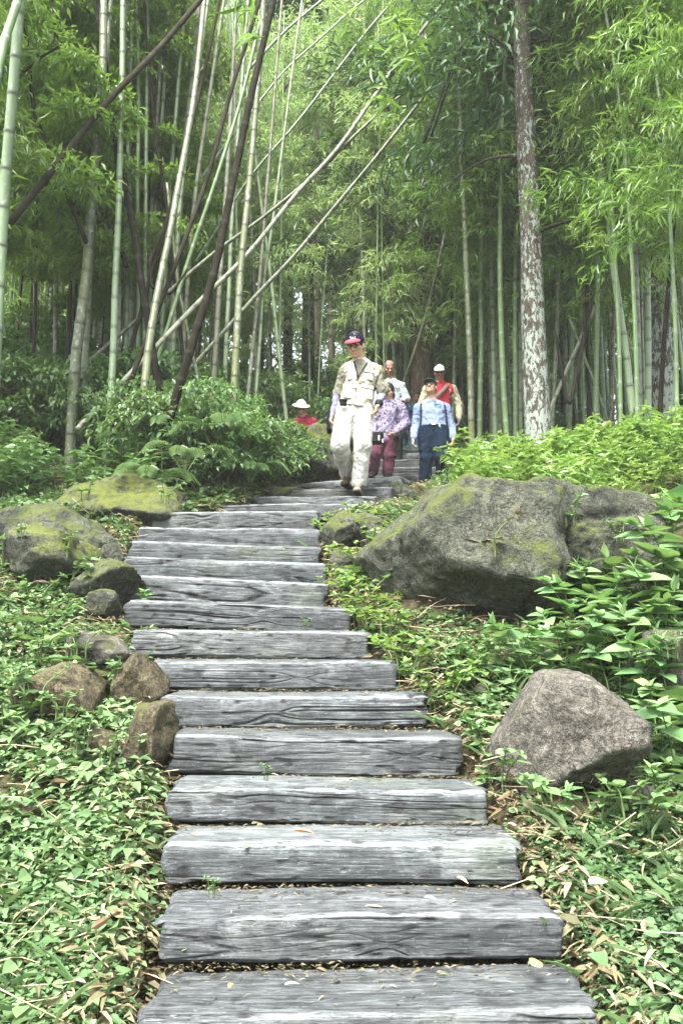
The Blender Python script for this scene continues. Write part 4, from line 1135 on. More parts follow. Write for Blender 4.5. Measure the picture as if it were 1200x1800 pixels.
# herbs on the left slope in front of the culms
for i in range(34):
    put('h', 'herb', 'pale green leafy herb on the left slope above the mossy boulder', 'plant', HERB, 'big_leaf', random.uniform(-20, 330), random.uniform(770, 880), random.uniform(.7, 1.1), 'herbs on the upper left slope')
for px, Y, s, dz in [(400, 8.7, 1.0, .5), (430, 8.9, .9, .55), (350, 8.5, .9, .3), (300, 8.4, .9, .1), (455, 8.8, .7, .3), (330, 8.9, .9, .5)]:
    put('f', 'fern', 'feathery fern spreading its fronds in the shrubs left of the steps', 'fern', FERN, 'broad_leaf', px, 0, s, 'ferns in the left shrubs', Y=Y, leaf='fronds', dz=dz)
for px, py, Y in [(835, 838, 6.6), (880, 845, 6.5), (925, 842, 6.6), (965, 850, 6.5), (1010, 862, 6.3), (1050, 866, 6.3), (1095, 872, 6.2), (1130, 890, 6.0), (1150, 930, 5.9), (990, 872, 6.1), (1080, 885, 6.0)]:
    p = P(px, py + 14, Y)
    plant('herb', 'bright green herb spilling over the top edge of the two big boulders', 'plant', HERB[_bi[0] % 5], 'herb_leaf', p, random.uniform(.5, .75), 'herbs spilling over the big boulders', tilt=.35); _bi[0] += 1
# bright herbs above the big boulder
for i in range(84):
    put('h', 'herb', 'bright yellow green herb in the bank of plants above the big boulder', 'plant', HERB, 'herb_leaf', random.uniform(800, 1230), 0, random.uniform(.8, 1.25), 'herbs above the big boulder', Y=random.uniform(7.5, 11))
for px, py, Y in [(770, 800, 11.5), (800, 780, 12), (830, 800, 11.6), (850, 770, 12.2), (820, 760, 13), (780, 760, 13.4), (845, 830, 9.6), (815, 850, 9.2)]:
    put('b', 'low_bush', 'low leafy bush at the right end of the far flight', 'shrub', LOWB, 'broad_leaf', px + 60, py, 1.0, 'low bushes by the far flight', 'twig', Y)
for i in range(30):
    put('h', 'herb', 'bright yellow green herb in the bank of plants above the big boulder', 'plant', HERB, 'herb_leaf', random.uniform(840, 1230), random.uniform(800, 880), random.uniform(.6, 1.0), 'herbs above the big boulder')
# broad leaved plants down the right edge
for px, py, s in [(1150, 1010, 1.1), (1195, 980, 1.2), (1120, 1060, 1.0), (1180, 1090, 1.1), (1080, 1080, .9), (1040, 1120, .9), (1140, 1130, 1.0), (1195, 1160, 1.0), (990, 1150, .8), (1100, 1160, .9), (1160, 1200, .9),
                  (1200, 1260, .9), (1090, 1210, .7), (950, 1180, .7), (900, 1150, .7), (1020, 1190, .7), (1190, 1330, .8), (1215, 1060, 1.2), (1225, 1190, 1.0), (1060, 1040, .8), (1110, 990, .9), (1165, 1300, .7)]:
    put('h', 'broad_leaved_plant', 'broad leaved green plant in the cluster right of the big boulders', 'plant', BIGH, 'big_leaf', px, py + 40, s * 1.3, 'broad leaved plants at right')
for px, py, s in [(850, 1180, .9), (880, 1230, .9), (820, 1200, .8), (790, 1180, .8), (905, 1330, .8), (880, 1380, .8), (860, 1320, .8), (1090, 1430, 1.0), (1050, 1450, .9), (980, 1440, .9), (1130, 1470, 1.0), (1180, 1440, 1.0)]:
    put('h', 'weed', 'small leafy weed around the foot of the pale boulder', 'plant', LOWH, 'big_leaf', px, py, s * 1.5, 'weeds around the pale boulder')
for px, py in [(600, 1050), (630, 1090), (660, 1120), (640, 1060), (700, 1170), (720, 1190), (585, 1000), (600, 960), (620, 930), (660, 970), (700, 990), (680, 940), (720, 960), (640, 1010), (760, 1250), (780, 1240), (575, 940), (660, 1090), (690, 1130), (612, 1030)]:
    put('h', 'weed', 'small leafy weed along the right ends of the upper steps', 'plant', LOWH, 'herb_leaf', px, py, random.uniform(1.0, 1.5), 'weeds along the right ends of the steps')
for px, py in [(30, 1250), (100, 1330), (20, 1290), (140, 1170), (210, 1140), (110, 1215), (160, 1240), (70, 1180), (30, 1130), (90, 1110), (150, 1095), (60, 1060), (20, 1000), (110, 1040), (230, 1100), (190, 1180)]:
    put('h', 'creeper', 'heart leaved creeper among the brown rocks on the left', 'plant', LOWH, 'big_leaf', px, py, random.uniform(1.1, 1.6), 'creepers among the left rocks')
for px, py, Y in [(60, 1215, 4.35), (110, 1235, 4.3), (30, 1190, 4.4), (150, 1290, 4.15), (185, 1310, 4.1), (140, 1130, 5.0), (40, 940, 6.1), (110, 960, 6.1), (170, 1010, 5.95), (290, 865, 7.4), (150, 860, 7.5), (230, 1190, 4.75), (240, 1330, 4.25), (1180, 1130, 4.5), (1000, 900, 5.6), (1090, 930, 5.6), (930, 880, 5.8)]:
    p = P(px, py, Y)
    plant('creeper', 'leafy creeper growing out over the face of a stone beside the stairs', 'plant', LOWH[_bi[0] % 4], 'cover_leaf', p - [0, 0, .05], random.uniform(.6, 1.0), 'creepers on the stones'); _bi[0] += 1
for i in range(16):
    put('b', 'shrub', 'tall shrub on the far slope closing the view between the trunks', 'shrub', BUSH, 'broad_leaf', random.uniform(250, 1100), 0, random.uniform(2.2, 3.4), 'shrubs on the far slope', 'twig', random.uniform(21, 27))
# sprouts on the treads
for px, py, Y, lab in [(375, 1562, 3.14, 'tiny green sprout at the left of the second gap between steps from the bottom'), (470, 1360, 3.92, 'tiny green sprout in the gap above the fourth step'), (1068 // 2, 1100, 5.1, 'tiny green sprout in the debris on the ninth step')]:
    p = P(px, py, Y)
    plant('sprout', lab, 'plant', LOWH[0], 'cover_leaf', p - [0, 0, .01], .32)
plant('withered_sprig', 'withered pink and tan leafy sprig hanging on the largest boulder', 'plant', LOWH[1], 'dry_leaf', P(855, 965, 5.4), 1.25)
plant('withered_sprig', 'withered pale sprig on the dark crack right of the largest boulder', 'plant', LOWH[2], 'dry_leaf', P(925, 925, 5.75), .9)

# ground cover: clumps of small leaves over the soil on both sides of the stairs
def ground_cover():
    rg = np.random.default_rng(31)
    N = 33000
    # place evenly as seen: nearer ground gets smaller spacing
    Yc = 1.6 + 9.5 * rg.uniform(0, 1, N) ** 1.5
    xl, xr = np.interp(Yc, PY, PXL), np.interp(Yc, PY, PXR)
    W = 0.46 * Yc + .6
    side = rg.uniform(0, 1, N) < .5
    wl, wr = np.maximum(.1, xl + W), np.maximum(.1, W - xr)
    x = np.where(side, xl - .0 - wl * rg.uniform(0, 1, N), xr + .0 + wr * rg.uniform(0, 1, N))
    p0 = np.stack([x, Yc, H(x, Yc)], -1)
    dens = fbm(np.stack([x * 1.3, Yc * 1.3, x * 0], -1), 90, 3)
    keep = (dens > -.3 - 2.0 * (Yc < 3.8) + .25 * rg.normal(size=N))
    edge = np.minimum(np.abs(x - xl), np.abs(x - xr))
    keep &= edge > .02 + .16 * rg.uniform(0, 1, N) ** 2
    for (rx, ry, ra, rb) in ROCKS: keep &= ((x - rx) / (ra * .7)) ** 2 + ((Yc - ry) / (rb * .7)) ** 2 > 1
    p0, dens = p0[keep], dens[keep]
    n = len(p0)
    parts = []
    size = np.clip(.58 + .35 * vnoise(p0 * 1.1, 91) + rg.normal(size=n) * .15, .35, 1.5)
    tone = np.clip(.45 + .35 * vnoise(p0 * .9, 92) + rg.normal(size=n) * .1, 0, 1)
    kind = vnoise(p0 * .8, 93) + rg.normal(size=n) * .3
    for j in range(7):
        a = rg.uniform(0, 6.283, n)
        r = rg.uniform(.01, .075, n) * size
        hgt = rg.uniform(.015, .085, n) * size * (1 + .8 * np.clip(dens, 0, 1))
        o = np.stack([np.cos(a), np.sin(a), np.zeros(n)], -1)
        pos = p0 + o * r[:, None] + np.stack([np.zeros(n)] * 2 + [hgt], -1)
        ld = o + np.stack([np.zeros(n)] * 2 + [rg.uniform(-.35, .35, n)], -1)
        nr = np.array([0, 0, 1.0]) + .38 * rg.normal(size=(n, 3))
        L = .048 * size * rg.uniform(.6, 1.25, n) * (1 + .05 * p0[:, 1])
        var = np.clip(tone + rg.normal(size=n) * .18, 0, 1)
        for m, tm, wf in ((kind > .1, T_HEART, .85), (kind <= .1, T_OVATE, .6)):
            if m.any():
                parts.append(leaves(pos[m], ld[m], nr[m], L[m], L[m] * wf, tm, var[m]))
    # a thinner scatter of big pale leaves, tiny ones and grass blades between them
    for cnt, l0, wf, tm, vm, lift, up in ((1800, .062, .8, T_HEART, .5, .09, .1), (26000, .022, .7, T_OVATE, .55, .05, .1), (5000, .17, .045, T_LANCE, .6, .02, 1.1)):
        j = rg.integers(0, n, cnt)
        q = p0[j] + np.concatenate([rg.normal(size=(cnt, 2)) * .07, rg.uniform(.2, 1, (cnt, 1)) * lift], 1)
        a = rg.uniform(0, 6.283, cnt)
        ld = np.stack([np.cos(a), np.sin(a), rg.normal(size=cnt) * .25 + up], -1)
        L = l0 * rg.uniform(.5, 1.2, cnt)
        nr = np.array([0, 0, 1.0]) + .4 * rg.normal(size=(cnt, 3)) + (np.stack([-np.cos(a), -np.sin(a), 0 * a], -1) if up > 1 else 0)
        parts.append(leaves(q, ld, nr, L, L * wf, tm, np.clip(vm + rg.normal(size=cnt) * .2, 0, 1)))
    V, F, A = cat_geo(parts)
    tag(obj('ground_cover', make_mesh('ground_cover', V, F, {'v': A}, False), MAT['cover_leaf']), kind='stuff')
ground_cover()

# dry leaves and straw on the ground, thickest along the stairs
def litter():
    rg = np.random.default_rng(41)
    parts = []
    n = 15000
    Yc = 1.6 + 9.5 * rg.uniform(0, 1, n) ** 1.4
    xl, xr = np.interp(Yc, PY, PXL), np.interp(Yc, PY, PXR)
    off = np.abs(rg.normal(size=n)) * np.where(rg.uniform(size=n) < .6, .13, 1.2)
    x = np.where(rg.uniform(size=n) < .5, xl - off + .02, xr + off - .02)
    pos = np.stack([x, Yc, H(x, Yc) + rg.uniform(.01, .11, n)], -1)
    a = rg.uniform(0, 6.283, n)
    ld = np.stack([np.cos(a), np.sin(a), rg.normal(size=n) * .25], -1)
    L = rg.uniform(.02, .09, n)
    parts.append(leaves(pos, ld, np.array([0, 0, 1.0]) + .5 * rg.normal(size=(n, 3)), L, L * rg.uniform(.12, .4, n), T_LANCE, rg.uniform(0, 1, n)))
    # crumbs of debris along the foot of every riser
    for k, (pl, pr) in enumerate(BP[:NEAR_N]):
        m = 420 if k < 8 else 160
        t = rg.uniform(0, 1, m)
        if k + 1 >= NEAR_N: continue
        a0, b0 = BP[k + 1]
        q = a0 + (b0 - a0) * t[:, None]
        ex = unit(pr - pl); ey = unit(np.array([-ex[1], ex[0], 0]))
        clump = np.clip(.35 + vnoise(np.stack([t * 9, t * 0 + k, t * 0], -1), 95), 0, 1.2)
        back = rg.exponential(.028, m) * (1 + clump)
        zt = pl[2] + (pr[2] - pl[2]) * t
        q = q - ey * back[:, None]
        q[:, 2] = zt + rg.uniform(.0, .018, m) * clump
        a = rg.normal(0, .5, m) + np.where(rg.uniform(size=m) < .5, 0, np.pi)
        ld = np.stack([np.cos(a), np.sin(a), rg.normal(size=m) * .15], -1)
        L = rg.uniform(.006, .026, m) * np.where(rg.uniform(size=m) < .07, 2.0, 1)
        parts.append(leaves(q, ld, np.array([0, 0, 1.0]) + .4 * rg.normal(size=(m, 3)), L, L * rg.uniform(.12, .4, m), T_LANCE, np.clip(rg.normal(.12, .22, m), 0, 1)))
        m2 = 40
        t = rg.uniform(0, 1, m2); bk = rg.uniform(.04, .34, m2)
        q = pl + (pr - pl) * t[:, None] + ey * bk[:, None] + [0, 0, .006]
        a = rg.uniform(0, 6.28, m2)
        L = rg.uniform(.008, .03, m2)
        parts.append(leaves(q, np.stack([np.cos(a), np.sin(a), 0 * a], -1), np.array([0, 0, 1.0]) + .15 * rg.normal(size=(m2, 3)), L, L * .3, T_LANCE, rg.uniform(0, 1, m2)))
    V, F, A = cat_geo(parts)
    tag(obj('leaf_litter', make_mesh('leaf_litter', V, F, {'v': A}, False), MAT['dry_leaf']), kind='stuff')
    sp = []
    for i in range(760):
        Y = 1.7 + 7 * rg.uniform() ** 1.4
        s = rg.uniform() < .5
        x = np.interp(Y, PY, PXL) - abs(rg.normal()) * .8 - .03 if s else np.interp(Y, PY, PXR) + abs(rg.normal()) * .9 + .03
        L = rg.uniform(.12, .4); a = rg.uniform(0, 6.28)
        z = float(H(x, Y)) + rg.uniform(.03, .09)
        d = np.array([math.cos(a), math.sin(a), rg.normal() * .25]) * L
        c0 = np.array([x, Y, z])
        sp.append(spline([c0 - d / 2, c0 + rg.normal(size=3) * .02, c0 + d / 2], 6))
    V, F, A = stems_mesh(sp, .0028, .0016, 4)
    tag(obj('dry_straw', make_mesh('dry_straw', V, F, {'v': A}), MAT['straw']), kind='stuff')
litter()

# single fallen leaves lying on the treads
YEL = plain('yellow_leaf', (0.55, 0.42, 0.08)); TAN = plain('tan_leaf', (0.45, 0.33, 0.2)); RUST = plain('rust_leaf', (0.33, 0.16, 0.07)); GRN = plain('fresh_leaf', (0.09, 0.2, 0.05)); PALE = plain('pale_leaf', (0.5, 0.47, 0.33))
for px, py, Y, L, W, az, tilt, m, lab in [
    (933, 1703, 2.96, .045, .05, .5, .3, YEL, 'yellow fallen leaf at the right end of the lowest step'),
    (800, 1548, 3.3, .085, .018, -1.15, .25, TAN, 'long tan bamboo leaf lying on the right half of the second step'),
    (640, 1600, 3.25, .09, .018, -.2, .05, TAN, 'curled tan leaf lying on the middle of the second step'),
    (745, 1583, 3.3, .045, .02, -.25, .05, PALE, 'small pale leaf beside the long tan leaf on the second step'),
    (515, 1466, 3.65, .09, .02, -.12, .06, RUST, 'tan leaf lying on the third step near its back'),
    (402, 1745, 2.84, .06, .016, 1.5, .1, RUST, 'rust coloured leaf piece on the left half of the lowest step'),
    (500, 1738, 2.88, .05, .018, .4, .05, PALE, 'pale narrow leaf near the middle of the lowest step'),
    (430, 1497, 3.54, .04, .022, 1.3, .9, GRN, 'small green leaf stuck on the face of the third step'),
    (1035, 1560, 3.2, .09, .05, .5, .3, TAN, 'large dry tan leaf on the weeds right of the second step'),
    (1130, 1210, 3.9, .16, .06, 1.5, 1.0, YEL, 'yellow spotted leaf hanging among the broad leaved plants at right')]:
    p = P(px, py, Y) + np.array([0, 0, .012])
    d = np.array([[math.cos(az), math.sin(az), math.sin(tilt) * .3]])
    V, F, A = leaves(np.zeros((1, 3)), d, np.array([[0, -math.sin(tilt), math.cos(tilt)]]), L, W, leaf_template([0, .12, .3, .5, .7, .88, 1], [0, .3, .48, .5, .4, .2, 0], .5, .12), .5)
    tag(obj('fallen_leaf', make_mesh('fallen_leaf', V, F, {'v': A}), m, None, p), lab, 'leaf')
# sprigs of bamboo leaves hanging close to the camera at the top
def sprig(pts, n, ll, label, seed):
    rg = np.random.default_rng(seed)
    q = np.array([P(*p) for p in pts]); b = q[0].copy()
    c = spline(q, 20) - b
    t = thing('bamboo_sprig', label, 'bamboo', b)
    V, F, A = tube(c, np.linspace(.004, .0015, 20), 5)
    obj('twig', make_mesh('twig', V, F, {'v': A}), MAT['stem'], t)
    k = rg.integers(5, 20, n)
    V, F, A = leaves(c[k] + rg.normal(size=(n, 3)) * .02, rg.normal(size=(n, 3)) * [1, .6, .5] + [0, 0, -.5], np.array([0, 0, 1.0]) + .7 * rg.normal(size=(n, 3)), ll * rg.uniform(.6, 1.1, n), ll * .13, T_LANCE, rg.uniform(.2, .9, n))
    obj('leaves', make_mesh('leaves', V, F, {'v': A}, False), MAT['bamboo_leaf'], t)
sprig([(560, -60, 5.5), (620, 40, 5.5), (660, 110, 5.5), (690, 200, 5.5)], 34, .2, 'near bamboo sprig hanging at the top centre', 1)
sprig([(640, -80, 5.2), (690, 20, 5.2), (715, 70, 5.2), (730, 110, 5.2)], 40, .2, 'near bamboo sprig hanging from the top edge right of centre', 2)
sprig([(400, -70, 4.6), (425, -10, 4.6), (445, 35, 4.6), (460, 70, 4.6)], 12, .2, 'few near bamboo leaves hanging over the thick dark leaning culm', 3)
# ------------------------------------------------------------------ people: smooth distance-field bodies turned into meshes
class Sdf:
    def __init__(s, lo, hi, h):
        s.lo = np.asarray(lo, float); s.h = h
        s.n = np.ceil((np.asarray(hi, float) - s.lo) / h).astype(int) + 1
        s.ax = [s.lo[i] + h * np.arange(s.n[i]) for i in range(3)]
        s.F = np.full(tuple(s.n), 0.12)
    def win(s, lo, hi):
        i0 = np.clip(np.floor((np.asarray(lo) - s.lo) / s.h).astype(int), 0, s.n - 1)
        i1 = np.clip(np.ceil((np.asarray(hi) - s.lo) / s.h).astype(int) + 1, 1, s.n)
        sl = tuple(slice(a, b) for a, b in zip(i0, i1))
        X = np.stack(np.meshgrid(*[s.ax[i][sl[i]] for i in range(3)], indexing='ij'), -1)
        return sl, X
    def add(s, sl, d, k):
        a = s.F[sl]
        if k <= 0: s.F[sl] = np.minimum(a, d); return
        t = np.clip(.5 + .5 * (a - d) / k, 0, 1)
        s.F[sl] = a + (d - a) * t - k * t * (1 - t)
    def cone(s, a, b, ra, rb, k=.02, fl=None, sub=False):
        """tapered limb from a to b; fl = (direction, factor) flattens it along a direction"""
        a = np.asarray(a, float); b = np.asarray(b, float)
        R = max(ra, rb) + .1
        sl, X = s.win(np.minimum(a, b) - R, np.maximum(a, b) + R)
        if X.size == 0: return
        v = X - a; w = b - a
        if fl is not None:
            dv = unit(np.asarray(fl[0], float)); g = 1 / fl[1] - 1
            v = v + (v @ dv)[..., None] * dv * g
            w = w + (w @ dv) * dv * g
        t = np.clip((v @ w) / max(w @ w, 1e-9), 0, 1)
        d = np.linalg.norm(v - t[..., None] * w, axis=-1) - (ra + (rb - ra) * t)
        if fl is not None: d = d * (.5 + .5 * fl[1])
        if sub: s.F[sl] = np.maximum(s.F[sl], -d)
        else: s.add(sl, d, k)
    def ell(s, c, r, M=None, k=.02, sub=False):
        c = np.asarray(c, float); r = np.asarray(r, float)
        R = r.max() + .08
        sl, X = s.win(c - R, c + R)
        if X.size == 0: return
        q = X - c
        if M is not None: q = q @ M
        k0 = np.linalg.norm(q / r, axis=-1); k1 = np.linalg.norm(q / r ** 2, axis=-1)
        d = k0 * (k0 - 1) / np.maximum(k1, 1e-6)
        if sub:
            kk = max(k, 1e-4); A = s.F[sl]; B = -d
            t = np.clip(.5 - .5 * (A - B) / kk, 0, 1)
            s.F[sl] = A + (B - A) * t + kk * t * (1 - t)
        else: s.add(sl, d, k)
    def box(s, c, half, M, r=.01, k=.005):
        c = np.asarray(c, float); half = np.asarray(half, float)
        R = np.linalg.norm(half) + .06
        sl, X = s.win(c - R, c + R)
        q = np.abs((X - c) @ M) - (half - r)
        d = np.linalg.norm(np.maximum(q, 0), axis=-1) + np.minimum(q.max(-1), 0) - r
        s.add(sl, d, k)
    def cut(s, p, n):
        """keep what lies behind the plane"""
        n = unit(np.asarray(n, float))
        X = np.stack(np.meshgrid(*s.ax, indexing='ij'), -1)
        s.F = np.maximum(s.F, (X - np.asarray(p)) @ n)
    def folds(s, amp, sc, seed):
        m = np.abs(s.F) < .05
        idx = np.argwhere(m)
        X = s.lo + idx * s.h
        n = fbm(X * np.asarray(sc), seed, 3)
        s.F[m] += amp * (np.abs(n) * 1.6 - .6)
    def mesh(s, name, org):
        F = s.F
        F[0], F[-1], F[:, 0], F[:, -1], F[:, :, 0], F[:, :, -1] = (.05,) * 6
        ins = F < 0
        nx, ny, nz = F.shape
        c = sum(ins[dx:nx - 1 + dx, dy:ny - 1 + dy, dz:nz - 1 + dz].astype(np.int8) for dx in (0, 1) for dy in (0, 1) for dz in (0, 1))
        cell = np.argwhere((c > 0) & (c < 8))
        if len(cell) == 0: return None
        idm = np.full((nx, ny, nz), -1, np.int64)
        idm[cell[:, 0], cell[:, 1], cell[:, 2]] = np.arange(len(cell))
        acc = np.zeros((len(cell), 3)); cnt = np.zeros(len(cell))
        cor = [(0, 0, 0), (1, 0, 0), (0, 1, 0), (1, 1, 0), (0, 0, 1), (1, 0, 1), (0, 1, 1), (1, 1, 1)]
        val = [F[cell[:, 0] + a, cell[:, 1] + b, cell[:, 2] + d] for a, b, d in cor]
        for i in range(8):
            for j in range(i + 1, 8):
                if sum(abs(cor[i][q] - cor[j][q]) for q in range(3)) == 1:
                    m = (val[i] < 0) != (val[j] < 0)
                    t = np.where(m, val[i] / np.where(m, val[i] - val[j], 1), 0)
                    p = np.array(cor[i])[None] + t[:, None] * (np.array(cor[j]) - np.array(cor[i]))[None]
                    acc[m] += p[m]; cnt[m] += 1
        V = s.lo + (cell + acc / cnt[:, None]) * s.h - org
        Q = []
        for ax in range(3):
            o1, o2 = [(1, 2), (2, 0), (0, 1)][ax]
            sl0 = [slice(1, -1)] * 3; sl1 = [slice(1, -1)] * 3
            sl0[ax] = slice(0, -1); sl1[ax] = slice(1, None)
            A, B = ins[tuple(sl0)], ins[tuple(sl1)]
            for flip, m in ((False, A & ~B), (True, ~A & B)):
                e = np.argwhere(m)
                if len(e) == 0: continue
                e = e + 1; e[:, ax] -= 1
                u = np.zeros(3, int); u[o1] = 1
                w = np.zeros(3, int); w[o2] = 1
                ids = [idm[tuple((e - k).T)] for k in (u * 0, u, u + w, w)]
                q = np.stack(ids, -1)
                Q.append(q[:, ::-1] if flip else q)
        Q = np.concatenate(Q)
        return make_mesh(name, V, [Q[(Q >= 0).all(1)]])

def frame_from(fwd, up=(0, 0, 1)):
    """columns: right, forward, up"""
    f = unit(fwd); r = unit(np.cross(f, up)); u = np.cross(r, f)
    return np.stack([r, f, u], -1)

def hand(S, w, d, thumb, n, k=1.0, curl=.5, R=.0085):
    """wrist w, direction d, thumb side, palm normal n"""
    d = unit(d); n = unit(n - d * (n @ d)); s = np.cross(d, n)
    if s @ thumb < 0: s = -s
    S.cone(w - d * .02, w + d * .02, .024 * k, .026 * k, .01)
    S.cone(w + d * .02 * k, w + d * .075 * k, .031 * k, .039 * k, .012, (n, .5))
    for i, (o, L, a) in enumerate(((.029, .072, .0), (.010, .082, .12), (-.010, .076, .24), (-.028, .058, .4))):
        b = w + (d * (.086 - .012 * abs(i - 1.2)) + s * o) * k
        c = curl + a
        d1 = unit(d * math.cos(c * .6) + n * math.sin(c * .6) + s * o * 2.0)
        d2 = unit(d * math.cos(c * 1.5) + n * math.sin(c * 1.5))
        m = b + d1 * L * .55 * k
        S.cone(b, m, R * k, R * .92 * k, .004)
        S.cone(m, m + d2 * L * .5 * k, R * .92 * k, R * .72 * k, .003)
    b = w + (d * .025 + s * .026) * k
    m = b + unit(d * .75 + s * .7 + n * .3) * .042 * k
    S.cone(b, m, .014 * k, .0105 * k, .008)
    S.cone(m, m + unit(d + n * .4) * .034 * k, .0105 * k, .0085 * k, .003)

SKIN = plain('skin_warm', (0.42, 0.25, 0.16), .55, .35, .08)
SKIN_DARK = plain('skin_brown', (0.25, 0.135, 0.085), .55, .35, .08)
HAIR = plain('black_hair', (0.012, 0.011, 0.011), .5, .4, .3, 120)
HAIR_GREY = plain('grey_hair', (0.11, 0.105, 0.10), .6, .3, .3, 120)
EYE_DARK = plain('dark_eye', (0.015, 0.012, 0.01), .2, .5, 0, 10, 0)
LIP = plain('lip', (0.27, 0.12, 0.09), .5, .3)
def cloth(name, col, var=.1, sc=25, rough=.85):
    k = NT(name)
    v = k.coord()
    a = k.noise(v, sc, 4); b = k.noise(v, 260, 2)
    c = k.mix(a, tuple(x * (1 - var) for x in col), tuple(min(.9, x * (1 + var)) for x in col))
    k.bump(k.math('ADD', a, k.math('MULTIPLY', b, .4)), .25, .006)
    m = k.done(c, rough, .15 if max(col) > .1 else .06)
    k.b.inputs['Sheen Weight'].default_value = .03 if max(col) > .1 else 0
    return m
CREAM = cloth('cream_cotton', (0.370, 0.344, 0.274)); TROUS = cloth('white_trousers', (0.385, 0.370, 0.340), .06)
KHAKI = cloth('khaki_tee', (0.126, 0.122, 0.089)); LAV = cloth('lavender_grey_sleeve', (0.141, 0.141, 0.192))
BLUE = cloth('pale_blue_shirt', (0.155, 0.200, 0.311), .07); NAVY = cloth('navy_trousers', (0.004, 0.010, 0.022)); NAVYC = cloth('navy_cap', (0.008, 0.009, 0.019))
RED = cloth('red_vest', (0.36, 0.022, 0.032)); REDV = cloth('red_visor', (0.407, 0.044, 0.063)); PALEY = cloth('cream_sleeve', (0.333, 0.318, 0.215)); WHITE = cloth('white_cap_cloth', (0.444, 0.444, 0.437), .04)
PALESH = cloth('pale_grey_shirt', (0.311, 0.340, 0.363), .06); PLUM = cloth('plum_trousers', (0.074, 0.026, 0.041)); DENIM = cloth('light_jeans', (0.104, 0.200, 0.311)); ROYAL = cloth('royal_blue_jacket', (0.015, 0.074, 0.266))
BLACK = cloth('black_nylon', (0.010, 0.011, 0.013), .2, 25, .5); GREENC = cloth('dark_green_cap', (0.011, 0.037, 0.037)); GLOVE = cloth('grey_knit_glove', (0.104, 0.107, 0.133)); DARKT = cloth('dark_trousers', (0.022, 0.022, 0.026))
SHOE = cloth('beige_shoe', (0.148, 0.133, 0.104)); SHOEB = cloth('brown_shoe', (0.074, 0.044, 0.026)); SHOEK = cloth('black_shoe', (0.015, 0.015, 0.015)); MAROON = cloth('maroon_shirt', (0.222, 0.015, 0.037))
SILVER = plain('silver_buckle', (0.6, 0.6, 0.6), .3, .6, .05); STRAPM = cloth('grey_brown_strap', (0.148, 0.126, 0.111), .4, 60); WHITEP = plain('white_print', (0.8, 0.78, 0.76), .7, .2, .02)
def print_mat():
    k = NT('purple_print_cotton')
    v = k.coord()
    w = k.n('TexVoronoi', i0=v, Scale=26.0)
    a = k.noise(v, 30, 5, .7, 1.0)
    c = k.ramp(k.math('ADD', k.math('MULTIPLY', a, .8), k.math('MULTIPLY', w.outputs[0], .35)), [(.38, (.025, .018, .07)), (.48, (.075, .05, .12)), (.57, (.15, .125, .2)), (.68, (.27, .25, .30)), (.78, (.10, .05, .10))])
    return k.done(c, .8, .2)
PRINT = print_mat()

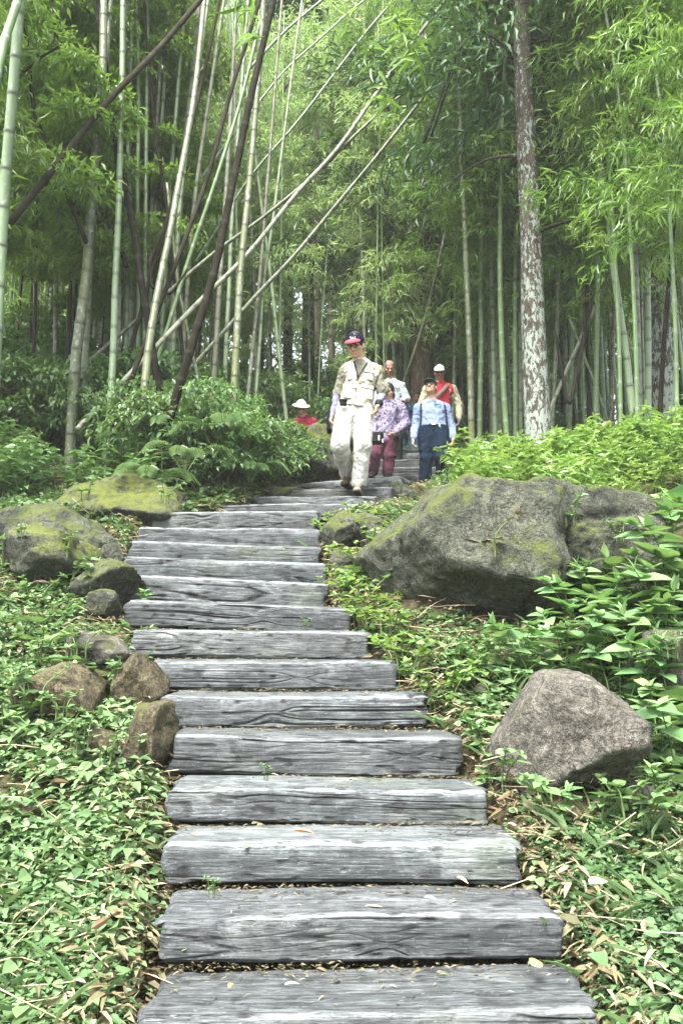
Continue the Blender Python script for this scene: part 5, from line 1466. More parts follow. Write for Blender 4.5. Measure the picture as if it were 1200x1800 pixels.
def person(name_label, J, Y, st, h=.008, org_dz=0.0):
    """J: joints (px, py, dy). l/r are the left and right of the picture."""
    p = {k: P(v[0], v[1], Y + v[2]) for k, v in J.items()}
    base = (p['anl'] + p['anr']) / 2; base[2] = min(p['anl'][2], p['anr'][2]) - .08
    root = thing('person', name_label, 'person', base, st.get('group'))
    allp = np.array(list(p.values()))
    lo, hi = allp.min(0) - [.24, .30, .20], allp.max(0) + [.24, .30, .26]
    new = lambda hh=None: Sdf(lo, hi, hh or h)
    def local(c, r):
        return Sdf(np.asarray(c) - r, np.asarray(c) + r, min(h, .006))
    def emit(S, name, mat, parent=None):
        me = S.mesh(name, base)
        if me is None: return None
        o = obj(name, me, mat, parent or root)
        return o
    hs = st.get('hs', 1.0)
    yaw, pit = st.get('yaw', 0.0), st.get('pitch', 0.0)       # yaw>0 looks to the right of the picture, pitch>0 up
    fwd = np.array([math.sin(yaw) * math.cos(pit), -math.cos(yaw) * math.cos(pit), math.sin(pit)])
    HM = frame_from(fwd)                                      # right, forward, up of the head
    hc = p['head']
    hp = lambda x, y, z: hc + HM @ (np.array([x, y, z]) * hs)
    sh_mid = (p['shl'] + p['shr']) / 2; hip_mid = (p['hipl'] + p['hipr']) / 2
    side = unit(p['shr'] - p['shl']); tor = unit(sh_mid - hip_mid); back = unit(np.cross(tor, side))
    if back[1] < 0: back = -back
    shw = np.linalg.norm(p['shr'] - p['shl'])
    neck = p['neck']
    bulk = st.get('bulk', 1.0)
    # ---- body
    B = new()
    B.cone(sh_mid - tor * .08, hip_mid + tor * .08, .135 * bulk, .12 * bulk, .03, (back, .68))
    B.cone(p['shl'] - tor * .02, p['shr'] - tor * .02, .05, .05, .04)
    B.cone(hip_mid, hip_mid + tor * .05, .13 * bulk, .12 * bulk, .03, (back, .75))
    B.cone(neck - tor * .03, hc - HM[:, 2] * .05 * hs - HM[:, 1] * .015, .060, .056, .025)
    for s_ in 'lr': B.cone(neck, p['sh' + s_], .045, .045, .04)
    # head: skull, jaw, brow, cheek bones, nose, chin, ears, sockets, lips
    B.ell(hp(0, -.012, .035), np.array([.079, .095, .094]) * hs, HM, .01)
    B.ell(hp(0, .022, -.045), np.array([.066, .066, .075]) * hs, HM, .03)
    B.ell(hp(0, .068, -.098), np.array([.026, .022, .020]) * hs, HM, .02)
    B.cone(hp(-.036, .076, .022), hp(.036, .076, .022), .014 * hs, .014 * hs, .015)
    for sx in (-1, 1):
        B.ell(hp(sx * .047, .055, -.025), np.array([.022, .022, .018]) * hs, HM, .02)
        B.ell(hp(sx * .031, .094, .003), np.array([.019, .016, .012]) * hs, HM, .01, True)
        B.ell(hp(sx * .077, -.005, -.012), np.array([.012, .022, .033]) * hs, HM, .008)
        B.cone(hp(sx * .078, .012, -.025), hp(sx * .075, .02, -.04), .007 * hs, .006 * hs, .005)
    B.cone(hp(0, .088, .008), hp(0, .112, -.034), .010 * hs, .0155 * hs, .012)
    for sx in (-1, 1): B.ell(hp(sx * .013, .098, -.038), np.array([.011, .012, .010]) * hs, HM, .006)
    B.ell(hp(0, .084, -.064), np.array([.027, .016, .007]) * hs, HM, .006)
    B.ell(hp(0, .082, -.078), np.array([.023, .016, .008]) * hs, HM, .006)
    for s_ in 'lr':
        B.cone(p['sh' + s_], p['el' + s_], .046 * bulk, .038, .03)
        B.cone(p['el' + s_], p['wr' + s_], .037, .026, .015)
        sx = -1 if s_ == 'l' else 1
        fd = unit(p['fing' + s_] - p['wr' + s_])
        inn = unit(np.array([-sx * .85, -.25, 0]) if not st.get('palm_in') else st['palm_in'])
        hand(B, p['wr' + s_], fd, st.get('thumb', np.array([-sx * .3, -1.0, .1])), inn, st.get('hk', 1.0), st.get('curl', .6))
        B.cone(p['hip' + s_], p['kn' + s_], .078 * bulk, .055, .03)
        B.cone(p['kn' + s_], p['an' + s_], .052, .036, .02)
        B.cone(p['an' + s_], p['an' + s_] * .5 + p['toe' + s_] * .5, .034, .024, .02)
    emit(B, 'body', st.get('skin', SKIN))
    # ---- small face parts
    def blob(name, cs, rs, mat, parent=None):
        c0 = np.mean(cs, 0)
        S = Sdf(c0 - .09, c0 + .09, .0035)
        for c, r in zip(cs, rs): S.ell(c, r, HM, .002)
        return emit(S, name, mat, parent)
    if st.get('face', True):
        for sx in (-1, 1):
            blob('eye', [hp(sx * .031, .079, .003)], [np.array([.0145, .010, .0065])], EYE_DARK)
            S = Sdf(hp(sx * .031, .088, .02) - .05, hp(sx * .031, .088, .02) + .05, .0035)
            S.cone(hp(sx * .013, .090, .019), hp(sx * .046, .078, .021), .0052, .004, .002)
            emit(S, 'eyebrow', st.get('hair', HAIR))
        S = Sdf(hp(0, .095, -.07) - .06, hp(0, .095, -.07) + .06, .0035)
        S.cone(hp(-.021, .090, -.0715), hp(.021, .090, -.0715), .0055, .0055, .002)
        emit(S, 'mouth', LIP)
    # ---- hair
    hk = st.get('hairstyle', 'short')
    if hk:
        S = local(hp(0, -.02, .02), .2)
        if hk == 'long':
            S.ell(hp(0, -.022, .03), np.array([.092, .108, .108]) * hs, HM, .01)
            S.ell(hp(0, -.05, -.06), np.array([.088, .075, .10]) * hs, HM, .03)
        else:
            g = .006 if hk == 'cropped' else .011
            S.ell(hp(0, -.016, .037), (np.array([.075, .094, .092]) + g) * hs, HM, .01)
            S.ell(hp(0, -.045, -.03), np.array([.070, .055, .065]) * hs, HM, .02)
        # clear the face and the ears
        S.ell(hp(0, .105, -.015), np.array([.088 if hk != 'long' else .074, .085, .085 if hk != 'cropped' else .098]) * hs, HM, .006, True)
        if hk == 'cropped': S.ell(hp(0, .05, .125), np.array([.062, .075, .06]) * hs, HM, .01, True)
        S.folds(.004, (60, 60, 30), 5)
        emit(S, 'hair', st.get('hair', HAIR))
    # ---- hats
    hat = st.get('hat')
    if hat:
        S = local(hp(0, 0, .06), .24)
        if hat['kind'] == 'sun':
            S.ell(hp(0, -.012, .05), np.array([.092, .108, .10]) * hs, HM, .01)
            S.cut(hp(0, 0, .042), -HM[:, 2])
            S.ell(hp(0, -.005, .046), np.array([.15, .165, .022]) * hs, HM, .03)
        else:
            S.ell(hp(0, -.012, .043), np.array([.087, .106, .093]) * hs, HM, .01)
            S.cut(hp(0, 0, .032), -unit(HM[:, 2] + .12 * HM[:, 1]))
            S.ell(hp(0, -.012, .137), np.array([.009, .009, .006]), HM, .004)
            S.folds(.005, (26, 26, 26), 8)
        c = emit(S, 'cap' if hat['kind'] != 'sun' else 'sun_hat', hat['mat'])
        if hat['kind'] != 'sun':
            S = local(hp(0, .1, .05), .2)
            S.ell(hp(0, .085, .036), np.array([.084, .092, .035]) * hs, HM, .01)
            S.ell(hp(0, .075, .0225), np.array([.088, .1, .036]) * hs, HM, .002, True)
            S.cut(hp(0, .055, .03), -HM[:, 1])
            S.folds(.0, (1, 1, 1), 1)
            emit(S, 'visor', hat.get('visor', hat['mat']), c)
            if hat.get('badge') is not None:
                parts = []
                for q, (x, z, w, hh) in enumerate(((-.030, .080, .005, .026), (-.022, .072, .012, .005), (-.012, .08, .005, .020), (-.003, .08, .005, .020), (.004, .072, .010, .005), (.013, .082, .005, .026), (.021, .090, .010, .005))):
                    ang = x / .088
                    y = .107 * math.sqrt(max(.05, 1 - (x / .088) ** 2 - ((z - .043) / .095) ** 2)) - .012
                    bx = np.array([[i, j, k2] for i in (-1, 1) for j in (-1, 1) for k2 in (-1, 1)], float) * np.array([w / 2, .004, hh / 2])
                    vv = np.array([hp(x + b[0], y + b[1] + .002, z + b[2]) - base for b in bx])
                    ff = np.array([[0, 1, 3, 2], [4, 6, 7, 5], [0, 4, 5, 1], [2, 3, 7, 6], [0, 2, 6, 4], [1, 5, 7, 3]])
                    parts.append((vv, [ff], np.zeros(8)))
                V, F, A = cat_geo(parts)
                obj('emblem', make_mesh('emblem', V, F, {'v': A}, False), hat['badge'], c)
    if st.get('glasses'):
        parts = []
        for sx in (-1, 1):
            t = np.linspace(0, 2 * np.pi, 17)
            ring = np.array([hp(sx * .032 + .023 * math.cos(a), .098, .001 + .017 * math.sin(a)) - base for a in t])
            parts.append(tube(ring, .0022, 5))
            parts.append(tube(np.array([hp(sx * .055, .096, .004) - base, hp(sx * .078, .02, .002) - base]), .0022, 5))
        parts.append(tube(np.array([hp(-.009, .099, .004) - base, hp(.009, .099, .004) - base]), .0022, 5))
        V, F, A = cat_geo(parts)
        obj('glasses', make_mesh('glasses', V, F, {'v': A}), BLACK, root)
    # ---- trousers
    T = new()
    tw = st.get('leg', (.105, .085, .075))
    waist = hip_mid + tor * st.get('waist', .10)
    T.cone(hip_mid - tor * .02, waist + tor * .05, .155 * bulk, .145 * bulk, .03, (back, .74))
    for s_ in 'lr':
        T.cone(p['hip' + s_] + tor * .02, p['kn' + s_], tw[0] * bulk, tw[1], .035)
        T.cone(p['kn' + s_], p['an' + s_] + np.array([0, 0, .005]), tw[1], tw[2], .02)
    T.folds(.011, (9, 9, 5), st.get('seed', 3)); T.folds(.006, (22, 22, 16), st.get('seed', 3) + 7)
    T.cut(waist, tor)
    T.cut(np.array([0, 0, min(p['anl'][2], p['anr'][2]) - .045]), (0, 0, -1))
    # trouser legs are hollow at the hem where the shoe comes out
    emit(T, 'trousers', st['legm'])
    # ---- shoes
    for s_ in 'lr':
        a, t = p['an' + s_], p['toe' + s_]
        S = Sdf(np.minimum(a, t) - .12, np.maximum(a, t) + .12, .006)
        d = unit((t - a) * [1, 1, 0]); f = np.array([t[0], t[1], min(t[2], a[2] - .05)])
        heel = a - d * .045; heel[2] = f[2]
        S.cone(heel, f, .036, .034, .02, ((0, 0, 1), .8)); S.cone(f - d * .04, f + d * .03, .040, .034, .02, ((0, 0, 1), .75))
        S.cone(a + [0, 0, -.01], a * .5 + f * .5, .043, .038, .03)
        S.cut(f - [0, 0, .030], (0, 0, -1)); S.cut(a + [0, 0, .02], (0, 0, 1))
        so = emit(S, 'shoe', st['shoe'] if not isinstance(st['shoe'], tuple) else st['shoe']['lr'.index(s_)])
        S = Sdf(np.minimum(a, t) - .12, np.maximum(a, t) + .12, .006)
        S.cone(heel, f, .039, .038, .02, ((0, 0, 1), .8)); S.cone(f - d * .04, f + d * .03, .043, .037, .02, ((0, 0, 1), .75))
        S.cut(f - [0, 0, .034], (0, 0, -1)); S.cut(f - [0, 0, .014], (0, 0, 1))
        emit(S, 'sole', SHOEK, so)
    # ---- upper garments
    def torso(S, g, bottom, k=.03, belly=0.0):
        S.cone(sh_mid - tor * .10, waist, .150 * bulk + g, (.145 + belly) * bulk + g, k, (back, .70))
        S.cone(p['shl'] - tor * .03 + side * .01, p['shr'] - tor * .03 - side * .01, .062 + g, .062 + g, .05)
        if bottom > 0: S.cone(waist, waist - tor * bottom, .148 * bulk + g, .150 * bulk + g, k, (back, .76))
        S.cone(sh_mid + tor * .02, neck - tor * .01, .075 + g, .062 + g * .5, .04)
        for s_ in 'lr': S.cone(neck - tor * .015, p['sh' + s_] - tor * .005, .055 + g * .6, .056 + g * .6, .04)
    def sleeve(S, s_, g, to, r=(.060, .052, .042)):
        a, e, w = p['sh' + s_], p['el' + s_], p['wr' + s_]
        if to <= 1: S.cone(a, a + (e - a) * to, r[0] + g, r[1] + g, .03)
        else:
            S.cone(a, e, r[0] + g, r[1] + g, .03)
            S.cone(e, e + (w - e) * (to - 1), r[1] + g, r[2] + g, .02)
    for gi, gm in enumerate(st['tops']):
        S = new()
        torso(S, gm.get('g', 0), gm.get('bottom', .05), belly=gm.get('belly', 0))
        S.cut(waist - tor * gm.get('bottom', .05), -tor)
        for s_ in 'lr':
            if gm.get('sleeve', 0) > 0: sleeve(S, s_, gm.get('g', 0), gm['sleeve'], gm.get('sr', (.060, .052, .042)))
        S.folds(gm.get('fold', .012), (11, 11, 9), st.get('seed', 3) + 20 + gi); S.folds(.005, (26, 26, 22), st.get('seed', 3) + 31 + gi)
        # neck opening
        S.cone(neck - tor * gm.get('neckcut', .0) - back * .02, neck + tor * .2 - back * .02, .052, .062, sub=True)
        if gm.get('vee'):
            for q in np.linspace(0, 1, 14):
                c = neck - tor * (.02 + gm['vee'] * q) - back * (.075 + .08 * min(1, q * 2))
                S.ell(c, np.array([.062 * (1 - q) + .006, .09, .03]), np.stack([side, back, tor], -1), .004, True)
        if gm.get('armhole'):
            for s_, sg in (('l', -1), ('r', 1)):
                S.cut(p['sh' + s_] + side * sg * gm['armhole'], unit(side * sg + tor * .18))
        g = emit(S, gm['name'], gm['mat'])
        for (nm, mt, x, z, w, hh) in gm.get('pockets', ()):      # flat pockets on the chest, in metres from the waist centre
            c = waist + side * x + tor * z
            # find the garment surface in front of the pocket
            q = c - back * np.linspace(.02, .32, 151)[:, None]
            ii = np.clip(np.round((q - S.lo) / S.h).astype(int), 0, S.n - 1)
            out = np.argwhere(S.F[ii[:, 0], ii[:, 1], ii[:, 2]] > 0)
            c = q[int(out[0][0])] if len(out) else q[60]
            tw_ = x * 2.6
            M = np.stack([unit(side + back * tw_ * .55), unit(back - side * tw_ * .55), tor], -1)
            K = Sdf(c - .14, c + .14, .006)
            K.box(c, (w / 2, .013, hh / 2), M, .012)
            K.folds(.005, (24, 24, 24), int(abs(x) * 100) + 3)
            po = emit(K, nm, mt, g)
            K = Sdf(c - .14, c + .14, .005)
            K.box(c + tor * hh * .36 - back * .004, (w / 2 + .004, .014, hh * .13), M, .006)
            emit(K, 'flap', mt, po)
    for s_, gm in st.get('undersleeves', []):
        S = new()
        a, e, w = p['sh' + s_], p['el' + s_], p['wr' + s_]
        S.cone(a + (e - a) * .5, e, .050, .047, .02); S.cone(e, w, .047, .035, .02)
        S.folds(.006, (16, 16, 20), 77)
        emit(S, 'arm_sleeve', gm)
    if st.get('glove'):
        s_ = st['glove']
        S = Sdf(p['wr' + s_] - .2, p['wr' + s_] + .2, .006)
        sx = -1 if s_ == 'l' else 1
        d = unit(p['fing' + s_] - p['wr' + s_]); inn = unit(np.array([-sx * .85, -.25, 0]))
        hand(S, p['wr' + s_], d, np.array([-sx * .3, -1.0, .1]), inn, 1.14, .6, .0105)
        S.cone(p['wr' + s_] - d * .05, p['wr' + s_], .038, .032, .01)
        emit(S, 'glove', GLOVE)
    if st.get('collar') is not None:
        S = local(neck, .2)
        for sg in (-1, 1):
            for q in range(6):
                a = math.pi * (.02 + .19 * q)
                b = math.pi * (.02 + .19 * (q + 1))
                f = lambda ang: neck - tor * (.012 - .035 * (1 - math.cos(ang)) / 2) + side * sg * .068 * math.sin(ang) - back * (.072 * math.cos(ang) - .012)
                S.cone(f(a), f(b), .017, .015, .01)
            S.cone(neck - tor * .012 - back * .066 + side * sg * .012, neck - tor * .05 - back * .075 + side * sg * .055, .016, .008, .012)
        emit(S, 'collar', st['collar'])
    def ribbon(name, pts, w, mat, parent=None, th=.006, top=None):
        q = np.array(pts)
        c = spline(q, 26)
        S = Sdf(c.min(0) - .06, c.max(0) + .06, .006)
        for i in range(len(c) - 1): S.cone(c[i], c[i + 1], w, w, .004, (back, .55))
        o = emit(S, name, mat, parent)
        return o
    return dict(p=p, root=root, base=base, tor=tor, side=side, back=back, waist=waist, neck=neck, emit=emit, ribbon=ribbon, hp=hp, HM=HM, sh_mid=sh_mid, hip_mid=hip_mid)

def belt(I, mat, r=.15, buckle=None, bulk=1.0, fl=.74):
    S = Sdf(I['waist'] - .26, I['waist'] + .26, .006)
    S.cone(I['waist'] - I['tor'] * .001, I['waist'] + I['tor'] * .001, r * bulk, r * bulk, 0, (I['back'], fl))
    S.cut(I['waist'] + I['tor'] * .02, I['tor']); S.cut(I['waist'] - I['tor'] * .02, -I['tor'])
    o = I['emit'](S, 'belt', mat)
    if buckle is not None:
        c = I['waist'] - I['back'] * (r * bulk * fl + .004) - I['side'] * .01
        S = Sdf(c - .06, c + .06, .005)
        S.box(c, (.028, .008, .017), np.stack([I['side'], I['back'], I['tor']], -1), .004)
        I['emit'](S, 'buckle', buckle, o)

def solid(name, label, cat, build, lo, hi, mat, h=.006, group=None):
    """a free standing small thing made the same way"""
    S = Sdf(lo, hi, h); build(S)
    c = (np.asarray(lo) + np.asarray(hi)) / 2; c[2] = lo[2]
    t = thing(name, label, cat, c, group)
    obj('body', S.mesh('body', c), mat, t)
    return t, c

# --- the man in the cream vest, stepping down in front
J = dict(head=(625, 607, -.03), neck=(633, 638, .04), shl=(607, 651, .02), shr=(662, 651, .03), ell=(594, 692, .06), elr=(673, 690, .02), wrl=(585, 728, .02), wrr=(664, 712, -.06), fingl=(579, 750, -.02), fingr=(658, 732, -.10),
         hipl=(609, 722, .03), hipr=(638, 722, .03), knl=(597, 783, -.12), knr=(637, 783, -.05), anl=(612, 836, .28), anr=(630, 848, .06), toel=(605, 850, .12), toer=(627, 862, -.10))
I = person('man in cream vest and white trousers stepping down, in navy cap with red visor', J, 8.62, dict(
    yaw=-.35, pitch=-.42, hs=1.05, hat=dict(kind='cap', mat=NAVYC, visor=REDV, badge=WHITEP), glasses=True, hair=HAIR, legm=TROUS, shoe=(SHOEB, SHOE), seed=3, leg=(.106, .092, .080), waist=.085,
    tops=[dict(name='tee_shirt', mat=KHAKI, sleeve=.92, g=.004, bottom=.02, sr=(.058, .064, .05)),
          dict(name='vest', mat=CREAM, g=.022, bottom=.055, vee=.20, armhole=.012, fold=.016, pockets=[('pocket', CREAM, -.085, .27, .10, .11), ('pocket', CREAM, .085, .27, .10, .11), ('pocket', CREAM, -.09, .09, .13, .15), ('pocket', CREAM, .09, .09, .13, .15)])],
    undersleeves=[('l', LAV), ('r', LAV)]), h=.007)
p, nk, tr, sd, bk = I['p'], I['neck'], I['tor'], I['side'], I['back']
I['ribbon']('lanyard', [nk - sd * .07 + tr * .02 - bk * .03, nk - sd * .055 - tr * .06 - bk * .115, nk - sd * .02 - tr * .15 - bk * .150, nk - tr * .21 - bk * .165, nk + sd * .03 - tr * .14 - bk * .150, nk + sd * .065 - tr * .05 - bk * .11, nk + sd * .075 + tr * .02 - bk * .03], .0085, BLACK)
w = p['wrr'] + unit(p['elr'] - p['wrr']) * .022; dw = unit(p['wrr'] - p['elr'])
S = Sdf(w - .1, w + .1, .005); S.cone(w - dw * .012, w + dw * .012, .041, .040, 0); S.box(w + sd * .038, (.012, .02, .02), np.eye(3), .006)
I['emit'](S, 'watch', BLACK)
c = P(603, 708, 8.48)
t, _ = solid('camera_pouch', 'small black camera pouch on the belt of the man in the cream vest', 'pouch', lambda S: (S.box(c, (.038, .025, .032), np.eye(3), .012), S.box(c + [0, -.01, .022], (.04, .024, .014), np.eye(3), .01), S.cone(c + [-.03, 0, .03], c + [.03, 0, .03], .006, .006)), c - .08, c + .08, BLACK)
c = P(579, 742, 8.75)
t, cc = solid('shoulder_bag', 'dark blue bag with a tan edge hanging beside the cream vest man', 'bag', lambda S: (S.box(c, (.028, .09, .11), np.eye(3), .02), S.cone(c + [0, -.05, .1], c + [.02, 0, .22], .008, .008), S.cone(c + [0, .05, .1], c + [.02, 0, .22], .008, .008)), c - [.1, .16, .2], c + [.1, .16, .3], NAVYC)
S = Sdf(c - .16, c + .16, .006); S.box(c + [.026, -.02, 0], (.008, .08, .105), np.eye(3), .005); obj('edge', S.mesh('edge', cc), cloth('tan_canvas', (0.370, 0.281, 0.148)), t)

# --- the man in the pale blue shirt
J = dict(head=(757, 681, .02), neck=(758, 704, .05), shl=(736, 717, .05), shr=(782, 717, .05), ell=(730, 747, .08), elr=(792, 747, .06), wrl=(726, 772, -.03), wrr=(796, 770, -.03), fingl=(725, 788, -.08), fingr=(795, 786, -.08),
         hipl=(750, 762, .05), hipr=(773, 762, .05), knl=(749, 806, -.02), knr=(776, 804, -.12), anl=(746, 849, .05), anr=(776, 847, .12), toel=(742, 858, -.13), toer=(778, 857, -.06))
I = person('man in pale blue shirt, navy trousers and dark green cap, gazing up', J, 11.9, dict(
    yaw=-.35, pitch=.27, hat=dict(kind='cap', mat=GREENC), hair=HAIR, legm=NAVY, shoe=SHOEK, seed=5, leg=(.112, .095, .085), waist=.105, bulk=1.2, collar=BLUE, hs=1.0,
    tops=[dict(name='shirt', mat=BLUE, sleeve=1.9, g=.008, bottom=.005, belly=.012, pockets=[('pocket', BLUE, .07, .27, .09, .1)])]), h=.008)
belt(I, BLACK, .158, SILVER, 1.19)
tr, sd, bk = I['tor'], I['side'], I['back']
S = Sdf(I['waist'] - .25, I['waist'] + .25, .005)
q = I['waist'] - bk * .140 + sd * .075
for a, b in ((0, 1), (1, 2), (2, 3), (3, 4)):
    f = lambda i: q + sd * (.02 * i) - tr * (.03 + .05 * math.sin(i * .78)) + bk * (.006 * i * i)
    S.cone(f(a), f(b), .005, .005, 0)
S.cone(q, q - tr * .03, .011, .009)
I['emit'](S, 'key_chain', SILVER)
kp = []
for sg in (-1, 1):
    pts = [I['sh_mid'] + sd * sg * .165 + tr * .06 + bk * .05, I['sh_mid'] + sd * sg * .165 + tr * .062 - bk * .04, I['sh_mid'] + sd * sg * .178 - tr * .06 - bk * .115, I['sh_mid'] + sd * sg * .185 - tr * .20 - bk * .105, I['sh_mid'] + sd * sg * .20 - tr * .34 - bk * .03]
    kp.append(np.array(pts))
c = I['sh_mid'] - tr * .2 + bk * .2
def _bp(S):
    S.box(c, (.14, .08, .2), np.stack([sd, bk, tr], -1), .05)
    for q in kp:
        cc = spline(q, 20)
        for i in range(19): S.cone(cc[i], cc[i + 1], .012, .012, .004, (bk, .5))
solid('backpack', 'dark backpack whose straps cross the pale blue shirt', 'backpack', _bp, c - [.3, .45, .32], c + [.3, .25, .42], NAVYC)

# --- the man in red behind him
J = dict(head=(772, 655, .0), neck=(772, 674, .04), shl=(750, 684, .04), shr=(795, 684, .04), ell=(740, 712, .05), elr=(806, 712, .05), wrl=(737, 738, .0), wrr=(807, 736, -.02), fingl=(736, 752, -.05), fingr=(806, 752, -.06),
         hipl=(762, 735, .05), hipr=(784, 735, .05), knl=(762, 775, -.05), knr=(784, 775, .0), anl=(761, 815, .08), anr=(784, 812, .1), toel=(758, 823, -.08), toer=(786, 820, -.06))
I = person('man in red vest over cream sleeves with white cap, looking down', J, 13.25, dict(
    yaw=-.1, pitch=-.35, skin=SKIN_DARK, hat=dict(kind='cap', mat=WHITE), hair=HAIR, legm=DARKT, shoe=SHOEK, seed=9, waist=.10, glove='r', hs=1.0, collar=RED,
    tops=[dict(name='shirt', mat=PALEY, sleeve=1.92, g=.006, bottom=.03), dict(name='vest', mat=RED, g=.02, bottom=.05, armhole=.002, fold=.012)]), h=.008)
tr, sd, bk = I['tor'], I['side'], I['back']
ct = spline(np.array([I['sh_mid'] + sd * .13 + tr * .07, I['sh_mid'] + sd * .10 + tr * .02 - bk * .10, I['sh_mid'] + sd * .02 - tr * .08 - bk * .15, I['sh_mid'] - sd * .08 - tr * .18 - bk * .15, I['sh_mid'] - sd * .17 - tr * .30 - bk * .08]), 24)
def _st(S):
    for i in range(23): S.cone(ct[i], ct[i + 1], .030, .030, .004, (bk, .4))
solid('camera_strap', 'broad grey and brown strap across the chest of the man in red', 'strap', _st, ct.min(0) - .08, ct.max(0) + .08, STRAPM)

# --- the grey haired man
J = dict(head=(684, 648, .0), neck=(687, 669, .04), shl=(668, 678, .04), shr=(705, 678, .04), ell=(660, 704, .05), elr=(714, 702, .0), wrl=(660, 728, .0), wrr=(706, 703, -.14), fingl=(660, 744, -.05), fingr=(702, 716, -.18),
         hipl=(678, 728, .05), hipr=(698, 728, .05), knl=(678, 768, -.05), knr=(698, 768, .0), anl=(678, 806, .08), anr=(698, 804, .1), toel=(675, 815, -.08), toer=(700, 813, -.06))
I = person('balding grey haired man in a pale shirt, looking down behind the woman in purple', J, 13.7, dict(
    yaw=.05, pitch=-.4, skin=SKIN_DARK, hair=HAIR_GREY, hairstyle='cropped', legm=DARKT, shoe=SHOEK, seed=13, waist=.10, collar=PALESH, hs=1.02,
    tops=[dict(name='shirt', mat=PALESH, sleeve=1.85, g=.008, bottom=.04)]), h=.008)

# --- the woman in the purple print blouse
J = dict(head=(682, 688, .0), neck=(684, 706, .04), shl=(665, 717, .04), shr=(704, 716, .04), ell=(656, 742, .06), elr=(713, 745, .02), wrl=(658, 766, -.06), wrr=(692, 762, -.16), fingl=(660, 780, -.1), fingr=(678, 768, -.2),
         hipl=(667, 772, .05), hipr=(687, 772, .05), knl=(660, 800, -.08), knr=(684, 802, -.02), anl=(655, 829, .05), anr=(681, 831, .02), toel=(652, 838, -.1), toer=(680, 840, -.12))
I = person('woman in purple patterned blouse and plum trousers, partly hidden by the man in front', J, 12.3, dict(
    yaw=-.25, pitch=-.3, hairstyle='long', hair=HAIR, legm=PLUM, shoe=SHOEK, seed=17, leg=(.10, .085, .078), waist=.13, hs=1.0, collar=PRINT, hk=.95,
    tops=[dict(name='blouse', mat=PRINT, sleeve=1.9, g=.012, bottom=.17, sr=(.062, .060, .048))]), h=.008)
c = P(661, 771, 11.95)
def _bag(S):
    S.box(c, (.105, .055, .085), np.eye(3), .03); S.box(c + [0, -.04, -.01], (.075, .035, .06), np.eye(3), .02); S.box(c + [0, -.02, .06], (.10, .055, .03), np.eye(3), .02)
bt, bc = solid('waist_bag', 'black bag held at the hip of the woman in purple', 'bag', _bag, c - [.2, .2, .16], c + [.2, .2, .16], BLACK)
S = Sdf(c - .15, c + .15, .005); S.box(c + [.035, -.085, -.01], (.010, .006, .04), np.eye(3), .004); S.box(c + [.09, -.07, -.05], (.008, .006, .03), np.eye(3), .004)
obj('tag', S.mesh('tag', bc), WHITEP, bt)
ct = spline(np.array([c + [.05, .0, .06], I['hip_mid'] + I['side'] * .06 + I['tor'] * .25 - I['back'] * .16, I['sh_mid'] + I['side'] * .09 - I['tor'] * .05 - I['back'] * .125, I['sh_mid'] + I['side'] * .12 + I['tor'] * .055]), 24)
S = Sdf(ct.min(0) - .06, ct.max(0) + .06, .006)
for i in range(23): S.cone(ct[i], ct[i + 1], .014, .014, .004, (I['back'], .5))
obj('strap', S.mesh('strap', bc), cloth('grey_strap', (0.089, 0.096, 0.133)), bt)

# --- people half hidden behind the top of the far flight
J = dict(head=(733, 699, .0), neck=(732, 711, .04), shl=(719, 718, .04), shr=(747, 718, .04), ell=(714, 739, .06), elr=(752, 740, .06), wrl=(716, 757, -.04), wrr=(752, 760, .0), fingl=(717, 768, -.08), fingr=(751, 772, -.04),
         hipl=(725, 756, .05), hipr=(741, 756, .05), knl=(725, 789, .0), knr=(741, 789, .0), anl=(725, 821, .06), anr=(741, 821, .06), toel=(724, 828, -.1), toer=(743, 828, -.1))
I = person('dark haired young person in royal blue jacket at the top of the far flight', J, 16.6, dict(
    yaw=-.3, pitch=-.2, skin=SKIN_DARK, hair=HAIR, legm=DENIM, shoe=SHOEK, seed=23, waist=.09, hs=1.0,
    tops=[dict(name='jacket', mat=ROYAL, sleeve=1.9, g=.014, bottom=.10)]), h=.010)
J = {k: (v[0] - 16, v[1] + 4, v[2] + .5) for k, v in J.items()}
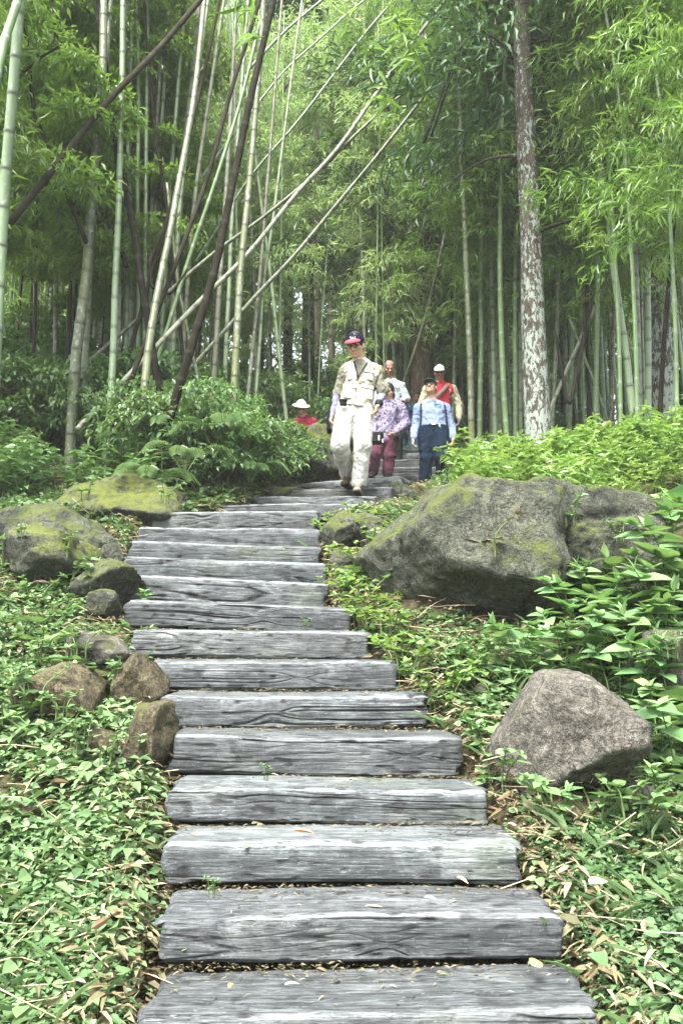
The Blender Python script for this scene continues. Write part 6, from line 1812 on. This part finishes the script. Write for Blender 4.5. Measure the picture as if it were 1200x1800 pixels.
I = person('dark haired person partly seen between the purple blouse and the royal blue jacket', J, 16.6, dict(
    yaw=.5, pitch=-.3, skin=SKIN_DARK, hair=HAIR, hairstyle='long', legm=DENIM, shoe=SHOEK, seed=27, waist=.09, hs=1.0,
    tops=[dict(name='jacket', mat=NAVYC, sleeve=1.9, g=.01, bottom=.08)]), h=.010)
J = dict(head=(529, 718, .0), neck=(535, 732, .04), shl=(524, 741, .0), shr=(549, 742, .10), ell=(519, 762, -.04), elr=(556, 760, .0), wrl=(524, 782, -.12), wrr=(556, 752, -.2), fingl=(527, 794, -.16), fingr=(561, 746, -.28),
         hipl=(532, 782, .1), hipr=(548, 782, .12), knl=(532, 812, .0), knr=(548, 812, .0), anl=(532, 842, .1), anr=(548, 842, .1), toel=(530, 849, -.06), toer=(548, 849, -.06))
I = person('person in a white sun hat and maroon top, stooping behind the leafy shrubs', J, 13.6, dict(
    yaw=.2, pitch=-.5, hat=dict(kind='sun', mat=WHITE), hair=HAIR, legm=DARKT, shoe=SHOEK, seed=33, waist=.09,
    tops=[dict(name='shirt', mat=MAROON, sleeve=.9, g=.012, bottom=.06)]), h=.009)

# ------------------------------------------------------------------ thin haze added to lift dark gaps and pale the far wood
def haze():
    import bmesh
    bm = bmesh.new()
    bmesh.ops.create_cube(bm, size=1.0)
    me = bpy.data.meshes.new('haze'); bm.to_mesh(me); bm.free()
    o = bpy.data.objects.new('haze', me); COL.objects.link(o)
    o.scale = (150, 150, 56); o.location = (0, 50, 26)
    m = bpy.data.materials.new('fill_haze'); m.use_nodes = True
    nt = m.node_tree
    nt.nodes.remove(nt.nodes['Principled BSDF'])
    v = nt.nodes.new('ShaderNodeVolumePrincipled')
    v.inputs['Color'].default_value = (0.93, 0.98, 0.88, 1)
    v.inputs['Density'].default_value = 0.0013
    v.inputs['Anisotropy'].default_value = 0.0
    nt.links.new(v.outputs[0], nt.nodes['Material Output'].inputs['Volume'])
    me.materials.append(m)
    tag(o, kind='stuff')
haze()
